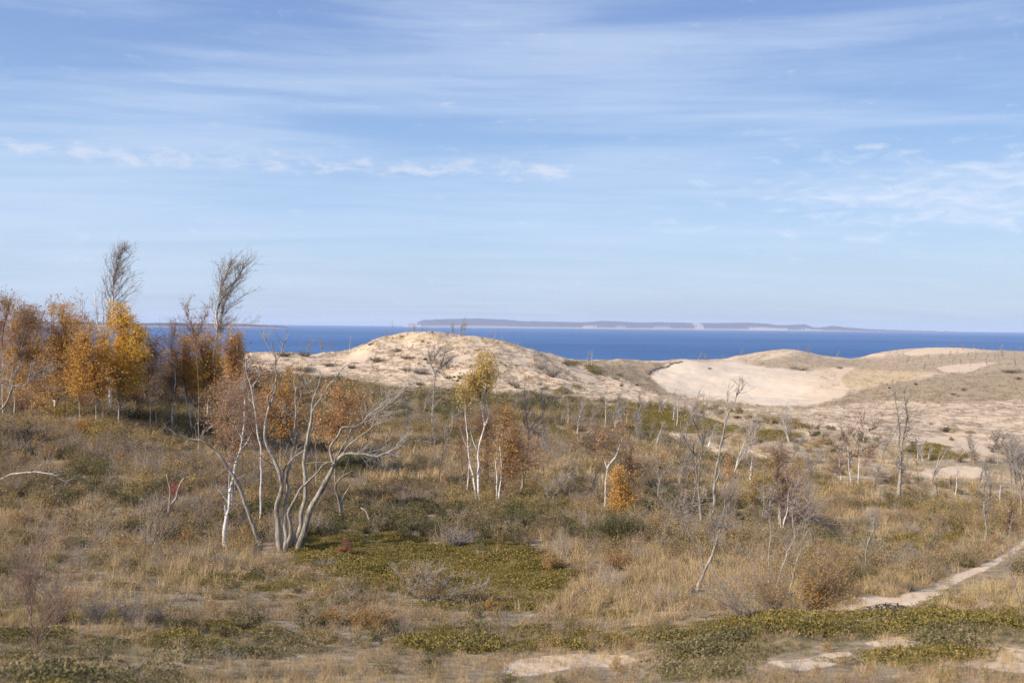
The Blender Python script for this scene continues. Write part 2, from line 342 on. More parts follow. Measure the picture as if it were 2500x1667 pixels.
GREEN = [
 (C8((-480, 330), (0, 290), (250, 300), (520, 400), (900, 330), (1250, 400), (1330, 560), (1420, 600), (1380, 760), (1200, 850), (900, 840), (650, 860), (430, 800), (0, 640), (-480, 500)), 1),
 (C8((250, 1070), (600, 1035), (1100, 1100), (1250, 1130), (1000, 1150), (500, 1150), (260, 1110)), .9),
 (D1((0, 980), (300, 930), (700, 890), (800, 960), (860, 1080), (700, 1120), (520, 1180), (440, 1260), (300, 1330), (0, 1340), (-260, 1340), (-160, 1160)), 1),
 (D1((900, 860), (1300, 830), (1700, 860), (2000, 920), (2352, 960), (2600, 980), (2600, 1080), (2100, 1090), (1900, 1160), (1700, 1090), (1620, 1020), (1200, 1050), (1000, 1110), (860, 1060)), 1),
 (C7((1250, 980), (1500, 960), (1850, 990), (1900, 1050), (1500, 1090), (1270, 1050)), .9),
 (C7((0, 960), (300, 950), (700, 990), (1000, 1010), (1230, 1040), (1230, 1110), (1000, 1090), (600, 1100), (300, 1080), (0, 1070)), .7),
 (C7((0, 1150), (400, 1140), (1050, 1170), (1000, 1300), (0, 1300)), .6),
 (C7((0, 370), (260, 380), (280, 420), (0, 430)), .8),
 (C5((980, 710), (1180, 715), (1260, 760), (1200, 800), (1000, 790)), 1),
 (C5((780, 520), (900, 480), (1200, 500), (1150, 580), (900, 590)), .6),
 (C4((150, 430), (300, 390), (560, 440), (800, 500), (880, 520), (780, 560), (560, 545), (300, 560), (200, 520)), .8),
 (C4((830, 520), (1000, 530), (1210, 550), (1150, 590), (950, 590)), .8),
 (C4((1850, 590), (1960, 600), (2000, 680), (1850, 690), (1700, 660)), .8),
 (C4((2000, 620), (2200, 640), (2180, 660), (2020, 640)), .8),
 (C4((1600, 740), (1800, 700), (2070, 695), (2352, 690), (2352, 760), (2230, 760), (2080, 712), (1850, 725), (1650, 770)), .6),
 (C4((1300, 800), (1600, 800), (1900, 880), (1900, 941), (1300, 941)), .3),
 (C5((1330, 215), (1400, 225), (1510, 275), (1440, 298), (1370, 270)), 1),
 (C5((1100, 420), (1170, 385), (1240, 420), (1240, 450), (1120, 445)), 1),
 (C5((1230, 360), (1330, 400), (1300, 410)), 1),
 (C5((1190, 185), (1270, 200), (1270, 230), (1200, 210)), 1),
 (D1((1060, 540), (1180, 540), (1250, 600), (1200, 690), (1050, 690)), .9),
 (D1((1400, 330), (1900, 290), (2000, 390), (1700, 420), (1300, 420), (900, 400), (1000, 360)), .6),
]
nu, ny = 940, 620
us = np.linspace(-1, 1, nu); us = np.sign(us)*(np.abs(us)*.62+np.abs(us)**4*.5)
pk = np.array([-12, 0, 8, 12, 16, 20, 30, 45, 70, 110, 160, 190, 230, 300, 420, 520, 600, 820.])
pv = np.array([0, 8, 20, 45, 85, 125, 190, 255, 320, 370, 420, 455, 495, 535, 575, 600, 610, 620.])
ysamp = np.interp(np.linspace(0, 620, ny), pv, pk)
UU, YY = np.meshgrid(us, ysamp)
XX = UU*(np.maximum(YY, 0)+14)
ZZ = ground(XX, YY)
PX, PY = proj(np.stack([XX, YY, ZZ], -1))
inv = YY < 9; PY = np.where(inv, 2600, PY)
# perturbation of the zone outlines (in metres on the ground, seen as a few pixels)
ppm = F/np.maximum(YY, 8)
wx = (fbm(XX/2.5, YY/6, 21)-.5)*2+(fbm(XX/.6, YY/1.2, 22)-.5)*1.4; wy = (fbm(XX/2.5, YY/6, 31)-.5)*2+(fbm(XX/.6, YY/1.2, 32)-.5)*1.4
amp = np.clip(ppm*.5, 5, 26)
QX = PX+wx*amp*2.0; QY = PY+wy*amp*.42; RX = PX+wx*6; RY = PY+wy*2.5
sand = np.zeros_like(PX); green = np.zeros_like(PX); brown = np.zeros_like(PX); dune = np.zeros_like(PX); gold = np.zeros_like(PX)
dune[inpoly(PX+wx*8, PY+wy*5, DUNE)] = 1
THIN = [(1400, 978), (1560, 990), (1800, 1005), (2060, 1062), (2200, 1086), (2600, 1094), (2600, 1235), (2300, 1235), (2100, 1205), (1950, 1150), (1800, 1120), (1650, 1080), (1560, 1040), (1480, 1010)]
thin = inpoly(PX+wx*30, PY+wy*12, THIN).astype(float)
bowl = inpoly(PX+wx*5, PY+wy*2.5, BOWL)
brown[inpoly(PX+wx*20, PY+wy*7, BROWN)] = 1
b2 = inpoly(PX+wx*14, PY+wy*6, BROWN2)&(YY > 300); brown[b2] = np.maximum(brown[b2], .65)
gold[inpoly(QX, QY, GOLD)] = 1
for pl in (C3((960, 190), (1100, 160), (1260, 150), (1380, 180), (1480, 205), (1700, 195), (1880, 215), (2000, 260), (1850, 250), (1700, 225), (1450, 235), (1250, 200), (1080, 215)),): gold[inpoly(PX+wx*8, PY+wy*4, pl)] = .7
PATH = D1((2900, 120), (2352, 345), (2220, 430), (2060, 515), (1880, 585), (1740, 625), (1640, 690), (1420, 752), (1180, 745), (1120, 775), (1200, 800), (900, 850), (900, 875), (1200, 868), (1420, 850), (1600, 798), (1740, 745), (1800, 690), (1950, 618), (2120, 552), (2240, 468), (2352, 404), (2900, 210))
pathm = inpoly(RX, RY, PATH).astype(float)
sand[pathm > 0] = 1.0
for poly, s in SANDP: sand = np.maximum(sand, s*inpoly(QX, QY, poly))
for poly, s in GREEN: green = np.maximum(green, s*inpoly(QX, QY, poly))
for cx, cy, rx, ry in ((870, 236, 26, 10),): pass
far = (YY > 150)
dune = np.where(YY > 330, 1, dune); dunec = np.maximum(dune, thin*.6)
sand[bowl & (YY > 150)] = 1.0
green[bowl & (YY > 150)] = 0
brown[bowl & (YY > 150)] = 0; gold[bowl & (PX < 2000)] = 0
green = np.maximum(green, .55*sstep(100, 118, YY)*(1-dune)*(1-thin)*sstep(.12, .0, XX/np.maximum(YY, 1)))
green = green*(1-sand)
ZONE = {'sand': sand, 'green': green, 'brown': brown*dune, 'path': pathm, 'thin': thin*(1-dune), 'dune': dune, 'gold': gold*dune, 'bowl': (bowl & far).astype(float)}
def blur(a):
    b = a.copy(); b[1:-1] = (a[:-2]+2*a[1:-1]+a[2:])/4; c = b.copy(); c[:, 1:-1] = (b[:, :-2]+2*b[:, 1:-1]+b[:, 2:])/4
    return c
def blx(a, n):
    for _ in range(n): a = blur(a)
    return a
nearw = sstep(62, 50, YY)
ZONE['sand'] = ZONE['sand']*(1-nearw)+blx(ZONE['sand'], 6)*1.15*nearw
bw = ZONE['bowl']; ZONE['bowl'] = bw*(1-sstep(1880, 2080, PX+wx*90+(PY-930)*-.6)*.92)
zc1 = np.stack([blur(ZONE['sand']), blur(ZONE['green']), blur(ZONE['brown']), np.ones_like(sand)], -1)
zc2 = np.stack([blur(dunec), blur(ZONE['gold']), blur(ZONE['bowl']), np.ones_like(sand)], -1)
idx = np.arange(nu*ny).reshape(ny, nu)
Q = np.stack([idx[:-1, :-1], idx[:-1, 1:], idx[1:, 1:], idx[1:, :-1]], -1).reshape(-1, 4)
def groundmat():
    m, nt, nd, lk = newmat('dune_ground')
    tc = N(nt, 'ShaderNodeTexCoord').outputs['Object']
    z1 = N(nt, 'ShaderNodeAttribute', attribute_name='zone_a'); z2 = N(nt, 'ShaderNodeAttribute', attribute_name='zone_b')
    s1 = N(nt, 'ShaderNodeSeparateColor'); lk.new(z1.outputs['Color'], s1.inputs[0])
    s2 = N(nt, 'ShaderNodeSeparateColor'); lk.new(z2.outputs['Color'], s2.inputs[0])
    sandv, greenv, brownv = s1.outputs; dunev, goldv, bowlv = s2.outputs
    nf = noise(nt, tc, 2.4, 5, .65); nm = noise(nt, tc, .35, 4, .6); nl = noise(nt, tc, .06, 3, .5)
    nff = noise(nt, vscale(nt, tc, (1, .6, 1)), 1.1, 6, .75)
    litter = ramp(nt, nf, [(.3, (.14, .105, .065)), (.55, (.31, .235, .15)), (.75, (.50, .39, .27))])
    sandc = ramp(nt, nf, [(.2, (.54, .405, .275)), (.6, (.66, .51, .365)), (.9, (.72, .58, .43))])
    sandc = mixc(nt, maprange(nt, nm, .35, .7, 0, .35), sandc, (.52, .39, .30))
    # dune flank: sand with thin grass and litter
    thin = mixc(nt, maprange(nt, math_(nt, 'ADD', nff, math_(nt, 'MULTIPLY', math_(nt, 'SUBTRACT', nm, .5), .6)), .45, .60, 0, .95), sandc, (.29, .21, .14))
    brownc = ramp(nt, nff, [(.3, (.22, .165, .105)), (.6, (.37, .285, .19)), (.8, (.54, .42, .295))])
    goldc = mixc(nt, maprange(nt, nff, .3, .7, .2, .9), sandc, (.50, .36, .19))
    dc = mixc(nt, math_(nt, 'MULTIPLY', brownv, .8), thin, brownc)
    dc = mixc(nt, math_(nt, 'MULTIPLY', goldv, .8), dc, goldc)
    c = mixc(nt, dunev, litter, dc)
    greenc = ramp(nt, nf, [(.3, (.08, .07, .035)), (.5, (.17, .14, .06)), (.7, (.28, .22, .12))])
    c = mixc(nt, math_(nt, 'MULTIPLY', greenv, .85), c, greenc)
    patch = maprange(nt, math_(nt, 'SUBTRACT', math_(nt, 'MULTIPLY', sandv, 1.65), math_(nt, 'ADD', math_(nt, 'MULTIPLY', nff, 1.2), math_(nt, 'MULTIPLY', nf, .9))), -.12, .22)
    c = mixc(nt, patch, c, sandc)
    pure = ramp(nt, nl, [(.2, (.64, .51, .38)), (.8, (.70, .57, .44))])
    pure = mixc(nt, maprange(nt, noise(nt, vscale(nt, tc, (.6, 2.4, 1)), .5, 5, .7), .52, .72, 0, .3), pure, (.5, .38, .27))
    pure = mixc(nt, maprange(nt, noise(nt, vscale(nt, tc, (.5, .12, 1)), .35, 5, .65, .8), .5, .68, 0, .35), pure, (.56, .44, .33))
    c = mixc(nt, math_(nt, 'MULTIPLY', bowlv, math_(nt, 'SUBTRACT', 1.0, math_(nt, 'MULTIPLY', goldv, .8))), c, pure)
    p = N(nt, 'ShaderNodeBsdfPrincipled'); p.inputs['Roughness'].default_value = .95
    p.inputs['Specular IOR Level'].default_value = .1
    b = N(nt, 'ShaderNodeBump'); b.inputs['Strength'].default_value = .6; b.inputs['Distance'].default_value = .25
    lk.new(nff, b.inputs['Height']); lk.new(b.outputs[0], p.inputs['Normal']); lk.new(c, p.inputs['Base Color'])
    o = N(nt, 'ShaderNodeOutputMaterial'); lk.new(p.outputs[0], o.inputs[0])
    return m
ter = mesh_np('ground', np.stack([XX, YY, ZZ], -1).reshape(-1, 3), Q, groundmat(),
              {'zone_a': ('POINT', 'FLOAT_COLOR', zc1), 'zone_b': ('POINT', 'FLOAT_COLOR', zc2)}, smooth=True)
tag(ter, kind='structure')
# ------------------------------------------------------------------ water, island
def watermat():
    m, nt, nd, lk = newmat('lake_water')
    tc = N(nt, 'ShaderNodeTexCoord').outputs['Object']
    nb = noise(nt, vscale(nt, tc, (.35, .12, 1)), .02, 6, .7)
    n2 = noise(nt, vscale(nt, tc, (.2, .5, 1)), .0012, 4, .6)
    c = ramp(nt, nb, [(.25, (.022, .092, .25)), (.75, (.042, .14, .34))])
    c = mixc(nt, maprange(nt, n2, .4, .6, 0, .8), c, (.018, .075, .21))
    n3 = noise(nt, vscale(nt, tc, (.06, .6, 1)), .006, 5, .7)
    c = mixc(nt, maprange(nt, n3, .5, .7, 0, .4), c, (.05, .15, .33))
    p = N(nt, 'ShaderNodeBsdfPrincipled'); p.inputs['Roughness'].default_value = .55
    p.inputs['Specular IOR Level'].default_value = .12
    b = N(nt, 'ShaderNodeBump'); b.inputs['Strength'].default_value = .8; b.inputs['Distance'].default_value = 8
    lk.new(nb, b.inputs['Height']); lk.new(b.outputs[0], p.inputs['Normal']); lk.new(c, p.inputs['Base Color'])
    o = N(nt, 'ShaderNodeOutputMaterial'); lk.new(p.outputs[0], o.inputs[0])
    return m
WZ = -60.0
gx = np.array([-32000, -8000, 0, 8000, 32000.]); gy = np.array([300, 1000, 4000, 12000, 30000.])
GX, GY = np.meshgrid(gx, gy); ii = np.arange(25).reshape(5, 5)
w = mesh_np('lake_water', np.stack([GX, GY, GX*0+WZ], -1).reshape(-1, 3), np.stack([ii[:-1, :-1], ii[:-1, 1:], ii[1:, 1:], ii[1:, :-1]], -1).reshape(-1, 4), watermat())
tag(w, kind='structure')
def islandmat():
    m, nt, nd, lk = newmat('island_forest')
    tc = N(nt, 'ShaderNodeTexCoord').outputs['Object']
    a = N(nt, 'ShaderNodeAttribute', attribute_name='sandy')
    n1 = noise(nt, tc, .004, 5, .7)
    c = ramp(nt, n1, [(.3, (.045, .035, .045)), (.7, (.12, .08, .07))])
    c = mixc(nt, a.outputs['Fac'], c, (.46, .38, .33))
    p = N(nt, 'ShaderNodeBsdfDiffuse'); lk.new(c, p.inputs[0])
    o = N(nt, 'ShaderNodeOutputMaterial'); lk.new(p.outputs[0], o.inputs[0])
    return m
IM = islandmat()
def island(name, prof, Y0, depth, sandf, step=2.0):
    xs = np.arange(prof[0][0], prof[-1][0]+.1, step)
    top = np.interp(xs, [p[0] for p in prof], [p[1] for p in prof])
    top = top-(fbm(xs/14, xs*0, 3)-.5)*1.6-(vnoise(xs/3, xs*0, 8)-.5)*.7
    tt = np.array([0, .03, .08, .16, .3, .5, .75, 1.0])
    shape = np.array([-.04, .0, .30, .55, .82, 1.0, .7, -.04])
    V = []; S = []
    for t, s in zip(tt, shape):
        y = Y0+t*depth
        d = ray(xs, top); k = (Y0+.5*depth)/d[:, 1]; ztop = np.maximum(d[:, 2]*k, WZ+2)
        X = d[:, 0]/d[:, 1]*y
        edge = np.clip(np.minimum(xs-prof[0][0], prof[-1][0]-xs)/8, 0.02, 1)
        z = WZ+(ztop-WZ)*s*(edge if s > 0 else 1)
        z = z+(fbm(xs/9+t*5, xs*0+t*9, 4)-.5)*14*(s > .2)*(s < .95)
        if s == .0: z = np.full_like(xs, WZ+1.0)
        V.append(np.stack([X, np.full_like(xs, y), z], -1)); S.append(sandf(xs, t))
    V = np.array(V); S = np.array(S); n = len(xs); ii = np.arange(len(tt)*n).reshape(len(tt), n)
    o = mesh_np(name, V.reshape(-1, 3), np.stack([ii[:-1, :-1], ii[:-1, 1:], ii[1:, 1:], ii[1:, :-1]], -1).reshape(-1, 4), IM, {'sandy': ('POINT', 'FLOAT', S.reshape(-1))}, smooth=True)
    tag(o, kind='structure'); return o
k = 1.063
def sf(xs, t):
    v = np.zeros_like(xs)
    if t <= .031: v += .9
    bl = [(985, 1030, 1.0, .5), (1425, 1460, .9, .12), (1508, 1530, .5, .1), (1700, 1722, .9, .5), (1830, 1925, 1, .14), (1960, 2010, .9, .12), (1600, 1640, .5, .09)]
    for a, b, s, tm in bl:
        if t <= tm: v = np.maximum(v, s*((xs+(t*30)) > a)*((xs+t*30) < b)*(vnoise(xs/5, xs*0+t*20, 5) > .25))
    return v
island('island', [(980, 796), (990, 793), (1036, 781), (1100, 778.5), (1169, 777.5), (1230, 780), (1275, 784), (1340, 785), (1424, 787), (1470, 783.5), (1500, 784), (1560, 787), (1640, 787), (1722, 789), (1760, 788), (1830, 787.5), (1870, 790), (1903, 794), (1950, 792), (1966, 792.5), (1988, 799.5), (2005, 799), (2030, 795), (2072, 800), (2120, 803), (2158, 805), (2300, 808.5), (2340, 809.5)], 21500, 3000, sf)
def sf2(xs, t): return np.full_like(xs, .95 if t <= .031 else 0.)
island('headland', [(-700, 770), (-300, 776), (0, 783), (150, 785), (260, 787), (335, 788.5), (420, 787.5), (520, 790), (600, 790.5), (660, 794), (705, 797.2)], 11800, 1500, sf2)
# small boat far out on the lake is a white speck: hull + wheelhouse
bp = ray(1999, 813.5); bp = bp*(WZ/bp[2])
bt = empty('motor_boat', bp)
def box(name, c, s, mat, parent, taper=.6):
    v = []
    for z in (0, 1):
        for y in (-1, 1):
            for x in (-1, 1):
                f = 1 if z else taper
                v.append((c[0]+x*s[0]*f*(1), c[1]+y*s[1]*f, c[2]+z*s[2]))
    q = np.array([[0, 2, 3, 1], [4, 5, 7, 6], [0, 1, 5, 4], [2, 6, 7, 3], [0, 4, 6, 2], [1, 3, 7, 5]])
    return mesh_np(name, np.array(v, float), q, mat, parent=parent)
wm, nt_, _, lk_ = newmat('white_boat_paint'); p_ = N(nt_, 'ShaderNodeBsdfPrincipled'); p_.inputs['Base Color'].default_value = (.8, .8, .8, 1)
lk_.new(p_.outputs[0], N(nt_, 'ShaderNodeOutputMaterial').inputs[0])
box('hull', (0, 0, -.3), (8, 2.4, 2.2), wm, bt, .75); box('cabin', (-1, 0, 1.9), (3, 1.6, 2.0), wm, bt, 1.15)
tag(bt, 'tiny white boat alone on the blue lake below the island', 'boat')
# ------------------------------------------------------------------ trees
def resample(P, n, wig=0.0):
    P = np.asarray(P, float)
    if len(P) == 2: P = np.array([P[0], (P[0]+P[1])/2, P[1]])
    d = np.r_[0, np.cumsum(np.linalg.norm(np.diff(P, axis=0), axis=1))]; t = np.linspace(0, d[-1], n)
    E = np.vstack([2*P[0]-P[1], P, 2*P[-1]-P[-2]])
    i = np.clip(np.searchsorted(d, t, side='right')-1, 0, len(P)-2)
    s = ((t-d[i])/np.maximum(d[i+1]-d[i], 1e-6))[:, None]
    p0, p1, p2, p3 = E[i], E[i+1], E[i+2], E[i+3]
    o = .5*((2*p1)+(-p0+p2)*s+(2*p0-5*p1+4*p2-p3)*s*s+(-p0+3*p1-3*p2+p3)*s**3)
    if wig:
        w_ = RNG.normal(size=o.shape)*wig; w_ = (w_+np.roll(w_, 1, 0)+np.roll(w_, -1, 0))/2; w_[0] = 0; o = o+w_
    return o, t/max(d[-1], 1e-6)
class Tree:
    def __init__(s, name, base, Y=None, bark='dead'):
        s.name = name
        s.P0 = hit(*base) if Y is None else None
        if Y is not None:
            q = at(base[0], base[1], Y); q[2] = gz(q[0], q[1]); s.P0 = q
        s.Y = s.P0[1]; s.ppm = F/s.Y
        s.root = empty(name, s.P0); s.stems = []; s.S = np.zeros((0, 3)); s.SR = np.zeros(0); s.ST = np.zeros((0, 3)); s.bark = bark
        s.px = np.zeros((0, 2)); s.dep = np.zeros(0)
        s.tw = Tubes(); s.lv = Leaves(); s.br = Tubes(); s.lean = RNG.uniform(-.2, .2)
    def stem(s, pts, w0, w1, part='trunk', lean=None, wm=None, bark=None, sides=8, cap=True):
        """pts in photo pixels; w = full width in photo pixels"""
        pts = [np.array(p, float) for p in pts]; w0 *= .355; w1 *= .355; wm = wm*.355 if wm else None
        L = sum(np.linalg.norm(b-a) for a, b in zip(pts, pts[1:]))
        d0 = 0.0; ground_start = True
        if len(s.px) and part != 'trunk':
            k_ = np.argmin(np.linalg.norm(s.px-pts[0], axis=1)); d0 = s.dep[k_]; ground_start = False
            if np.linalg.norm(s.px[k_]-pts[0]) < 14: pts[0] = s.px[k_].copy()
        elif len(s.px):
            d0 = RNG.uniform(-.25, .25)
        lean = RNG.uniform(-.35, .35) if lean is None else lean
        W = []; acc = 0
        for i, p in enumerate(pts):
            if i: acc += np.linalg.norm(p-pts[i-1])
            W.append(at(p[0], p[1], s.Y+d0+lean*acc/s.ppm))
        if ground_start:
            g = gz(W[0][0], W[0][1])
            if W[0][2] > g+.05: W.insert(0, np.array([W[0][0]-(W[1][0]-W[0][0])*.1, W[0][1], g-.15]))
            else: W[0] = W[0]+np.array([0, 0, -.12])
        n = int(np.clip(L/7, 6, 40))
        wp = np.array([W[i] for i in range(len(W))])
        P, t = resample(wp, n, min(.02, .25*w0/s.ppm))
        r0, r1 = w0/s.ppm/2, max(w1/s.ppm/2, .004)
        if wm is None: r = r0+(r1-r0)*t**.85
        else: r = np.interp(t, [0, .5, 1], [r0, wm/s.ppm/2, r1])
        if part == 'trunk' and ground_start: r = r*(1+.4*np.exp(-t*14))
        r = r*(1+.07*np.sin(t*37+RNG.uniform(0, 6)))
        Pc = P; rc = r
        if r[-1] > .012:
            Pc = np.vstack([P, P[-1]+(P[-1]-P[-2])*.2]); rc = np.r_[r, r[-1]*.25]
        T = Tubes(); T.add(Pc, rc, sides)
        T.build(part, MT[bark or s.bark], s.root, s.P0)
        tg = np.gradient(P, axis=0); tg /= np.linalg.norm(tg, axis=1, keepdims=True)+1e-9
        s.S = np.vstack([s.S, P]); s.SR = np.r_[s.SR, r]; s.ST = np.vstack([s.ST, tg])
        qx, qy = proj(P); s.px = np.vstack([s.px, np.stack([qx, qy], -1)]); s.dep = np.r_[s.dep, P[:, 1]-s.Y]
        s.stems.append((P, r, tg)); return s
    def branch(s, pts, w0, w1, **k_): return s.stem(pts, w0, w1, part='branch', sides=6, **k_)
    def twigs(s, which, n, length, t0=.45, up=.5, wind=0., sub=3, rad=None, leaf=0, lsize=.08):
        """fine twigs off the given stems; length in metres"""
        rad = rad or s.Y*.00016
        for wi in which:
            P, r, tg = s.stems[wi]
            for _ in range(n):
                k_ = int(RNG.uniform(t0, 1)*(len(P)-1)); a = P[k_]
                d = tg[k_]*.6+RNG.normal(size=3)*.55+np.array([wind, 0, up]); d /= np.linalg.norm(d)
                s._twig(a, d, length*RNG.uniform(.4, 1.2), rad*1.8, wind, up, sub, leaf, lsize)
        return s
    def _twig(s, a, d, L, rad, wind, up, sub, leaf, lsize, k_=5):
        pts = [a]; dd = d.copy()
        for i in range(k_-1):
            dd = dd+RNG.normal(size=3)*.17+np.array([wind*.25, 0, up*.10]); dd /= np.linalg.norm(dd)
            pts.append(pts[-1]+dd*L/(k_-1))
        pts = np.array(pts); s.tw.add(pts, np.linspace(rad, rad*.4, k_))
        if leaf: s.lv.add(pts[RNG.integers(1, k_, leaf)]+RNG.normal(size=(leaf, 3))*.08, lsize)
        for _ in range(sub):
            i = RNG.integers(1, k_); q = pts[i]; e = dd*.7+RNG.normal(size=3)*.55+np.array([wind*.5, 0, up*.4]); e /= np.linalg.norm(e)
            L2 = L*RNG.uniform(.25, .55); m = q+e*L2*.5; e2 = e+np.array([wind*.4, 0, up*.3]); e2 /= np.linalg.norm(e2)
            s.tw.add(np.array([q, m, m+e2*L2*.5]), np.array([rad*.6, rad*.5, rad*.35]))
            if leaf: s.lv.add(m+e2*L2*RNG.uniform(0, .5, (leaf, 1))+RNG.normal(size=(leaf, 3))*.07, lsize)
    def crown(s, blobs, n, leaf=0, lsize=.09, wind=0., sub=4, rad=None, spread=None, clump=.22, up=.25, val=None, depth=1.0, rise=.35, wide=1.0):
        """blobs: (cx,cy,rx,ry) in photo px; n ends shared by area; leaf leaves per end"""
        rad = rad or s.Y*.00015
        A = np.array([b[2]*b[3] for b in blobs], float); A /= A.sum()
        for bi, b in enumerate(blobs):
            b = (b[0], b[1], b[2]*wide, b[3]*(1+(wide-1)*.7))
            for _ in range(max(1, int(n*A[bi]))):
                for _try in range(12):
                    q = RNG.normal(size=3)*.56
                    if q@q > 2.2: continue
                    if fbm(np.array([q[0]*1.7+bi*3.3]), np.array([q[1]*2.3+q[2]*1.3]), 5+bi, 2)[0] > (.50 if leaf else .40): break
                px, py = b[0]+q[0]*b[2], b[1]+q[1]*b[3]
                E = at(px, py, s.Y+q[2]*b[2]/s.ppm*depth)
                dv = s.S-E; dist = np.linalg.norm(dv*np.array([1, .8, 1]), axis=1)
                cost = dist+3*np.maximum(0, s.S[:, 2]-(E[2]-rise*dist))+RNG.uniform(0, .4, len(dist))
                k_ = int(np.argmin(cost)); a = s.S[k_]; D = np.linalg.norm(E-a)
                if D < .12: continue
                c = a+s.ST[k_]*D*.45+np.array([wind*-.1, 0, .12])*D+RNG.normal(size=3)*.05*D
                t = np.linspace(0, 1, 6)[:, None]
                pts = (1-t)**2*a+2*t*(1-t)*c+t*t*E; pts[1:-1] += RNG.normal(size=(4, 3))*.02*D
                r0 = min(s.SR[k_]*.55, rad*(1.5+D*.9))
                s.tw.add(pts, np.linspace(r0, rad*.45, 6))
                for _j in range(sub):
                    i = RNG.integers(2, 6); q0 = pts[i]; e = (pts[i]-pts[i-1]); e = e/(np.linalg.norm(e)+1e-6)*.7+RNG.normal(size=3)*.5+np.array([wind, 0, up]); e /= np.linalg.norm(e)
                    L2 = min(D, 1.6)*RNG.uniform(.2, .5); e2 = e+np.array([wind*.5, 0, up*.4]); e2 /= np.linalg.norm(e2)
                    m = q0+e*L2*.5; s.tw.add(np.array([q0, m, m+e2*L2*.5]), np.array([rad*.6, rad*.5, rad*.35]))
                    if leaf and RNG.random() < .6: s.lv.add(m+e2*L2*RNG.uniform(0, .5, (max(1, leaf//5), 1))+RNG.normal(size=(max(1, leaf//5), 3))*clump*.4, lsize, val)
                if leaf:
                    vv = np.clip((val if val is not None else .5)+RNG.normal()*.15, 0, 1)
                    ta = np.clip(1.08-np.abs(RNG.normal(size=(leaf, 1)))*.26, .3, 1.1)
                    s.lv.add((1-ta)**2*a+2*ta*(1-ta)*c+ta*ta*E+RNG.normal(size=(leaf, 3))*clump*.42*np.array([1, 1, .8]), lsize, vv)
        return s
    def done(s, label, cat='tree', group=None, twig='twiggrey', leafm='gold'):
        if s.tw.b: s.tw.build('twigs' if s.lv.c else 'crown', MT[twig], s.root, s.P0)
        if s.lv.c: s.lv.build('foliage', MT[leafm], s.root, s.P0)
        tag(s.root, label, cat, group); return s
SHR = []
# ------------------------------------------------------------------ the traced trees
GB = 'birches with autumn leaves on the left slope'
# --- dead multi-stemmed tree in the middle
t = Tree('dead_tree', C2((815, 1415))[0], bark='dead')
t.stem(C2((775, 1415), (757, 1335), (762, 1240), (747, 1130), (776, 1000), (758, 900), (728, 830), (690, 750), (666, 670), (672, 570), (692, 470), (722, 400), (744, 260), (726, 205), (742, 150), (722, 90), (714, 40)), 42, 7, lean=.05, wm=24)
t.stem(C2((806, 1330), (800, 1210), (806, 1110), (822, 1030), (815, 930), (835, 850), (850, 740), (868, 610), (878, 500), (868, 420), (872, 330)), 34, 9, lean=.2)
t.stem(C2((790, 1466), (815, 1390), (838, 1270), (822, 1170), (862, 1080), (925, 985), (1000, 912), (1052, 852), (1110, 828)), 38, 9, lean=-.2, bark='deaddark')
t.stem(C2((858, 1390), (900, 1260), (906, 1160), (936, 1040), (930, 900), (931, 780), (955, 640), (975, 540), (982, 430), (1014, 345), (1030, 275), (1028, 232)), 36, 8, lean=.1, wm=26)
t.stem(C2((888, 1396), (922, 1320), (950, 1200), (985, 1110), (1042, 1010), (1085, 930), (1108, 880), (1128, 835), (1180, 788), (1235, 769), (1310, 775), (1388, 797), (1440, 782), (1515, 745), (1560, 700)), 46, 5, lean=-.15, wm=34)
t.branch(C2((748, 880), (700, 845), (645, 805), (588, 735), (575, 700)), 17, 5, bark='deaddark')
t.branch(C2((692, 475), (686, 405), (720, 350), (742, 300)), 15, 9, bark='deaddark')
t.branch(C2((738, 180), (775, 110), (790, 60), (806, 30)), 9, 4)
t.branch(C2((735, 150), (700, 90), (672, 40), (668, 10)), 7, 3)
t.branch(C2((985, 520), (1010, 450), (1060, 378), (1103, 312), (1150, 255), (1200, 200), (1240, 180), (1290, 178)), 17, 4, lean=.2)
t.branch(C2((930, 750), (880, 785), (835, 825), (800, 870), (785, 960)), 14, 12, bark='deaddark')
t.branch(C2((835, 830), (805, 815), (812, 780), (790, 755)), 12, 5, bark='deaddark')
t.branch(C2((760, 700), (735, 690), (700, 685)), 6, 3)
t.branch(C2((1122, 842), (1094, 765), (1108, 705), (1158, 645), (1182, 605), (1250, 600), (1312, 570), (1362, 515), (1430, 470), (1450, 420), (1472, 365)), 19, 4, lean=.15)
t.branch(C2((1160, 800), (1225, 715), (1308, 655), (1370, 600), (1410, 532), (1490, 450), (1540, 395), (1620, 352)), 15, 3, lean=-.2)
t.branch(C2((1230, 620), (1215, 680), (1180, 730), (1150, 790)), 10, 8)
t.branch(C2((868, 540), (820, 515), (775, 475)), 7, 3)
t.branch(C2((878, 500), (905, 400), (940, 320), (975, 310)), 7, 3)
t.branch(C2((1082, 915), (1020, 940), (955, 930)), 7, 3)
t.branch(C2((930, 830), (1000, 835), (1090, 830)), 5, 3)
t.branch(C2((1430, 790), (1450, 830), (1480, 860)), 4, 2)
t.twigs([4], 34, .9, t0=.70, up=.15, wind=.35, sub=4)
t.twigs([13, 14], 26, .9, t0=.45, up=.35, wind=.35, sub=4)
t.twigs([0, 7, 8], 9, .6, t0=.6, up=.5, sub=3); t.twigs([1, 16, 17], 12, .7, t0=.5, up=.6, sub=3)
t.twigs([5, 3, 9], 5, .45, t0=.5, up=.4, sub=2); t.twigs([2, 10, 11], 5, .45, t0=.3, up=.3, sub=2)
t.done('large dead tree, several bare grey stems spreading from one base', twig='twigpale')
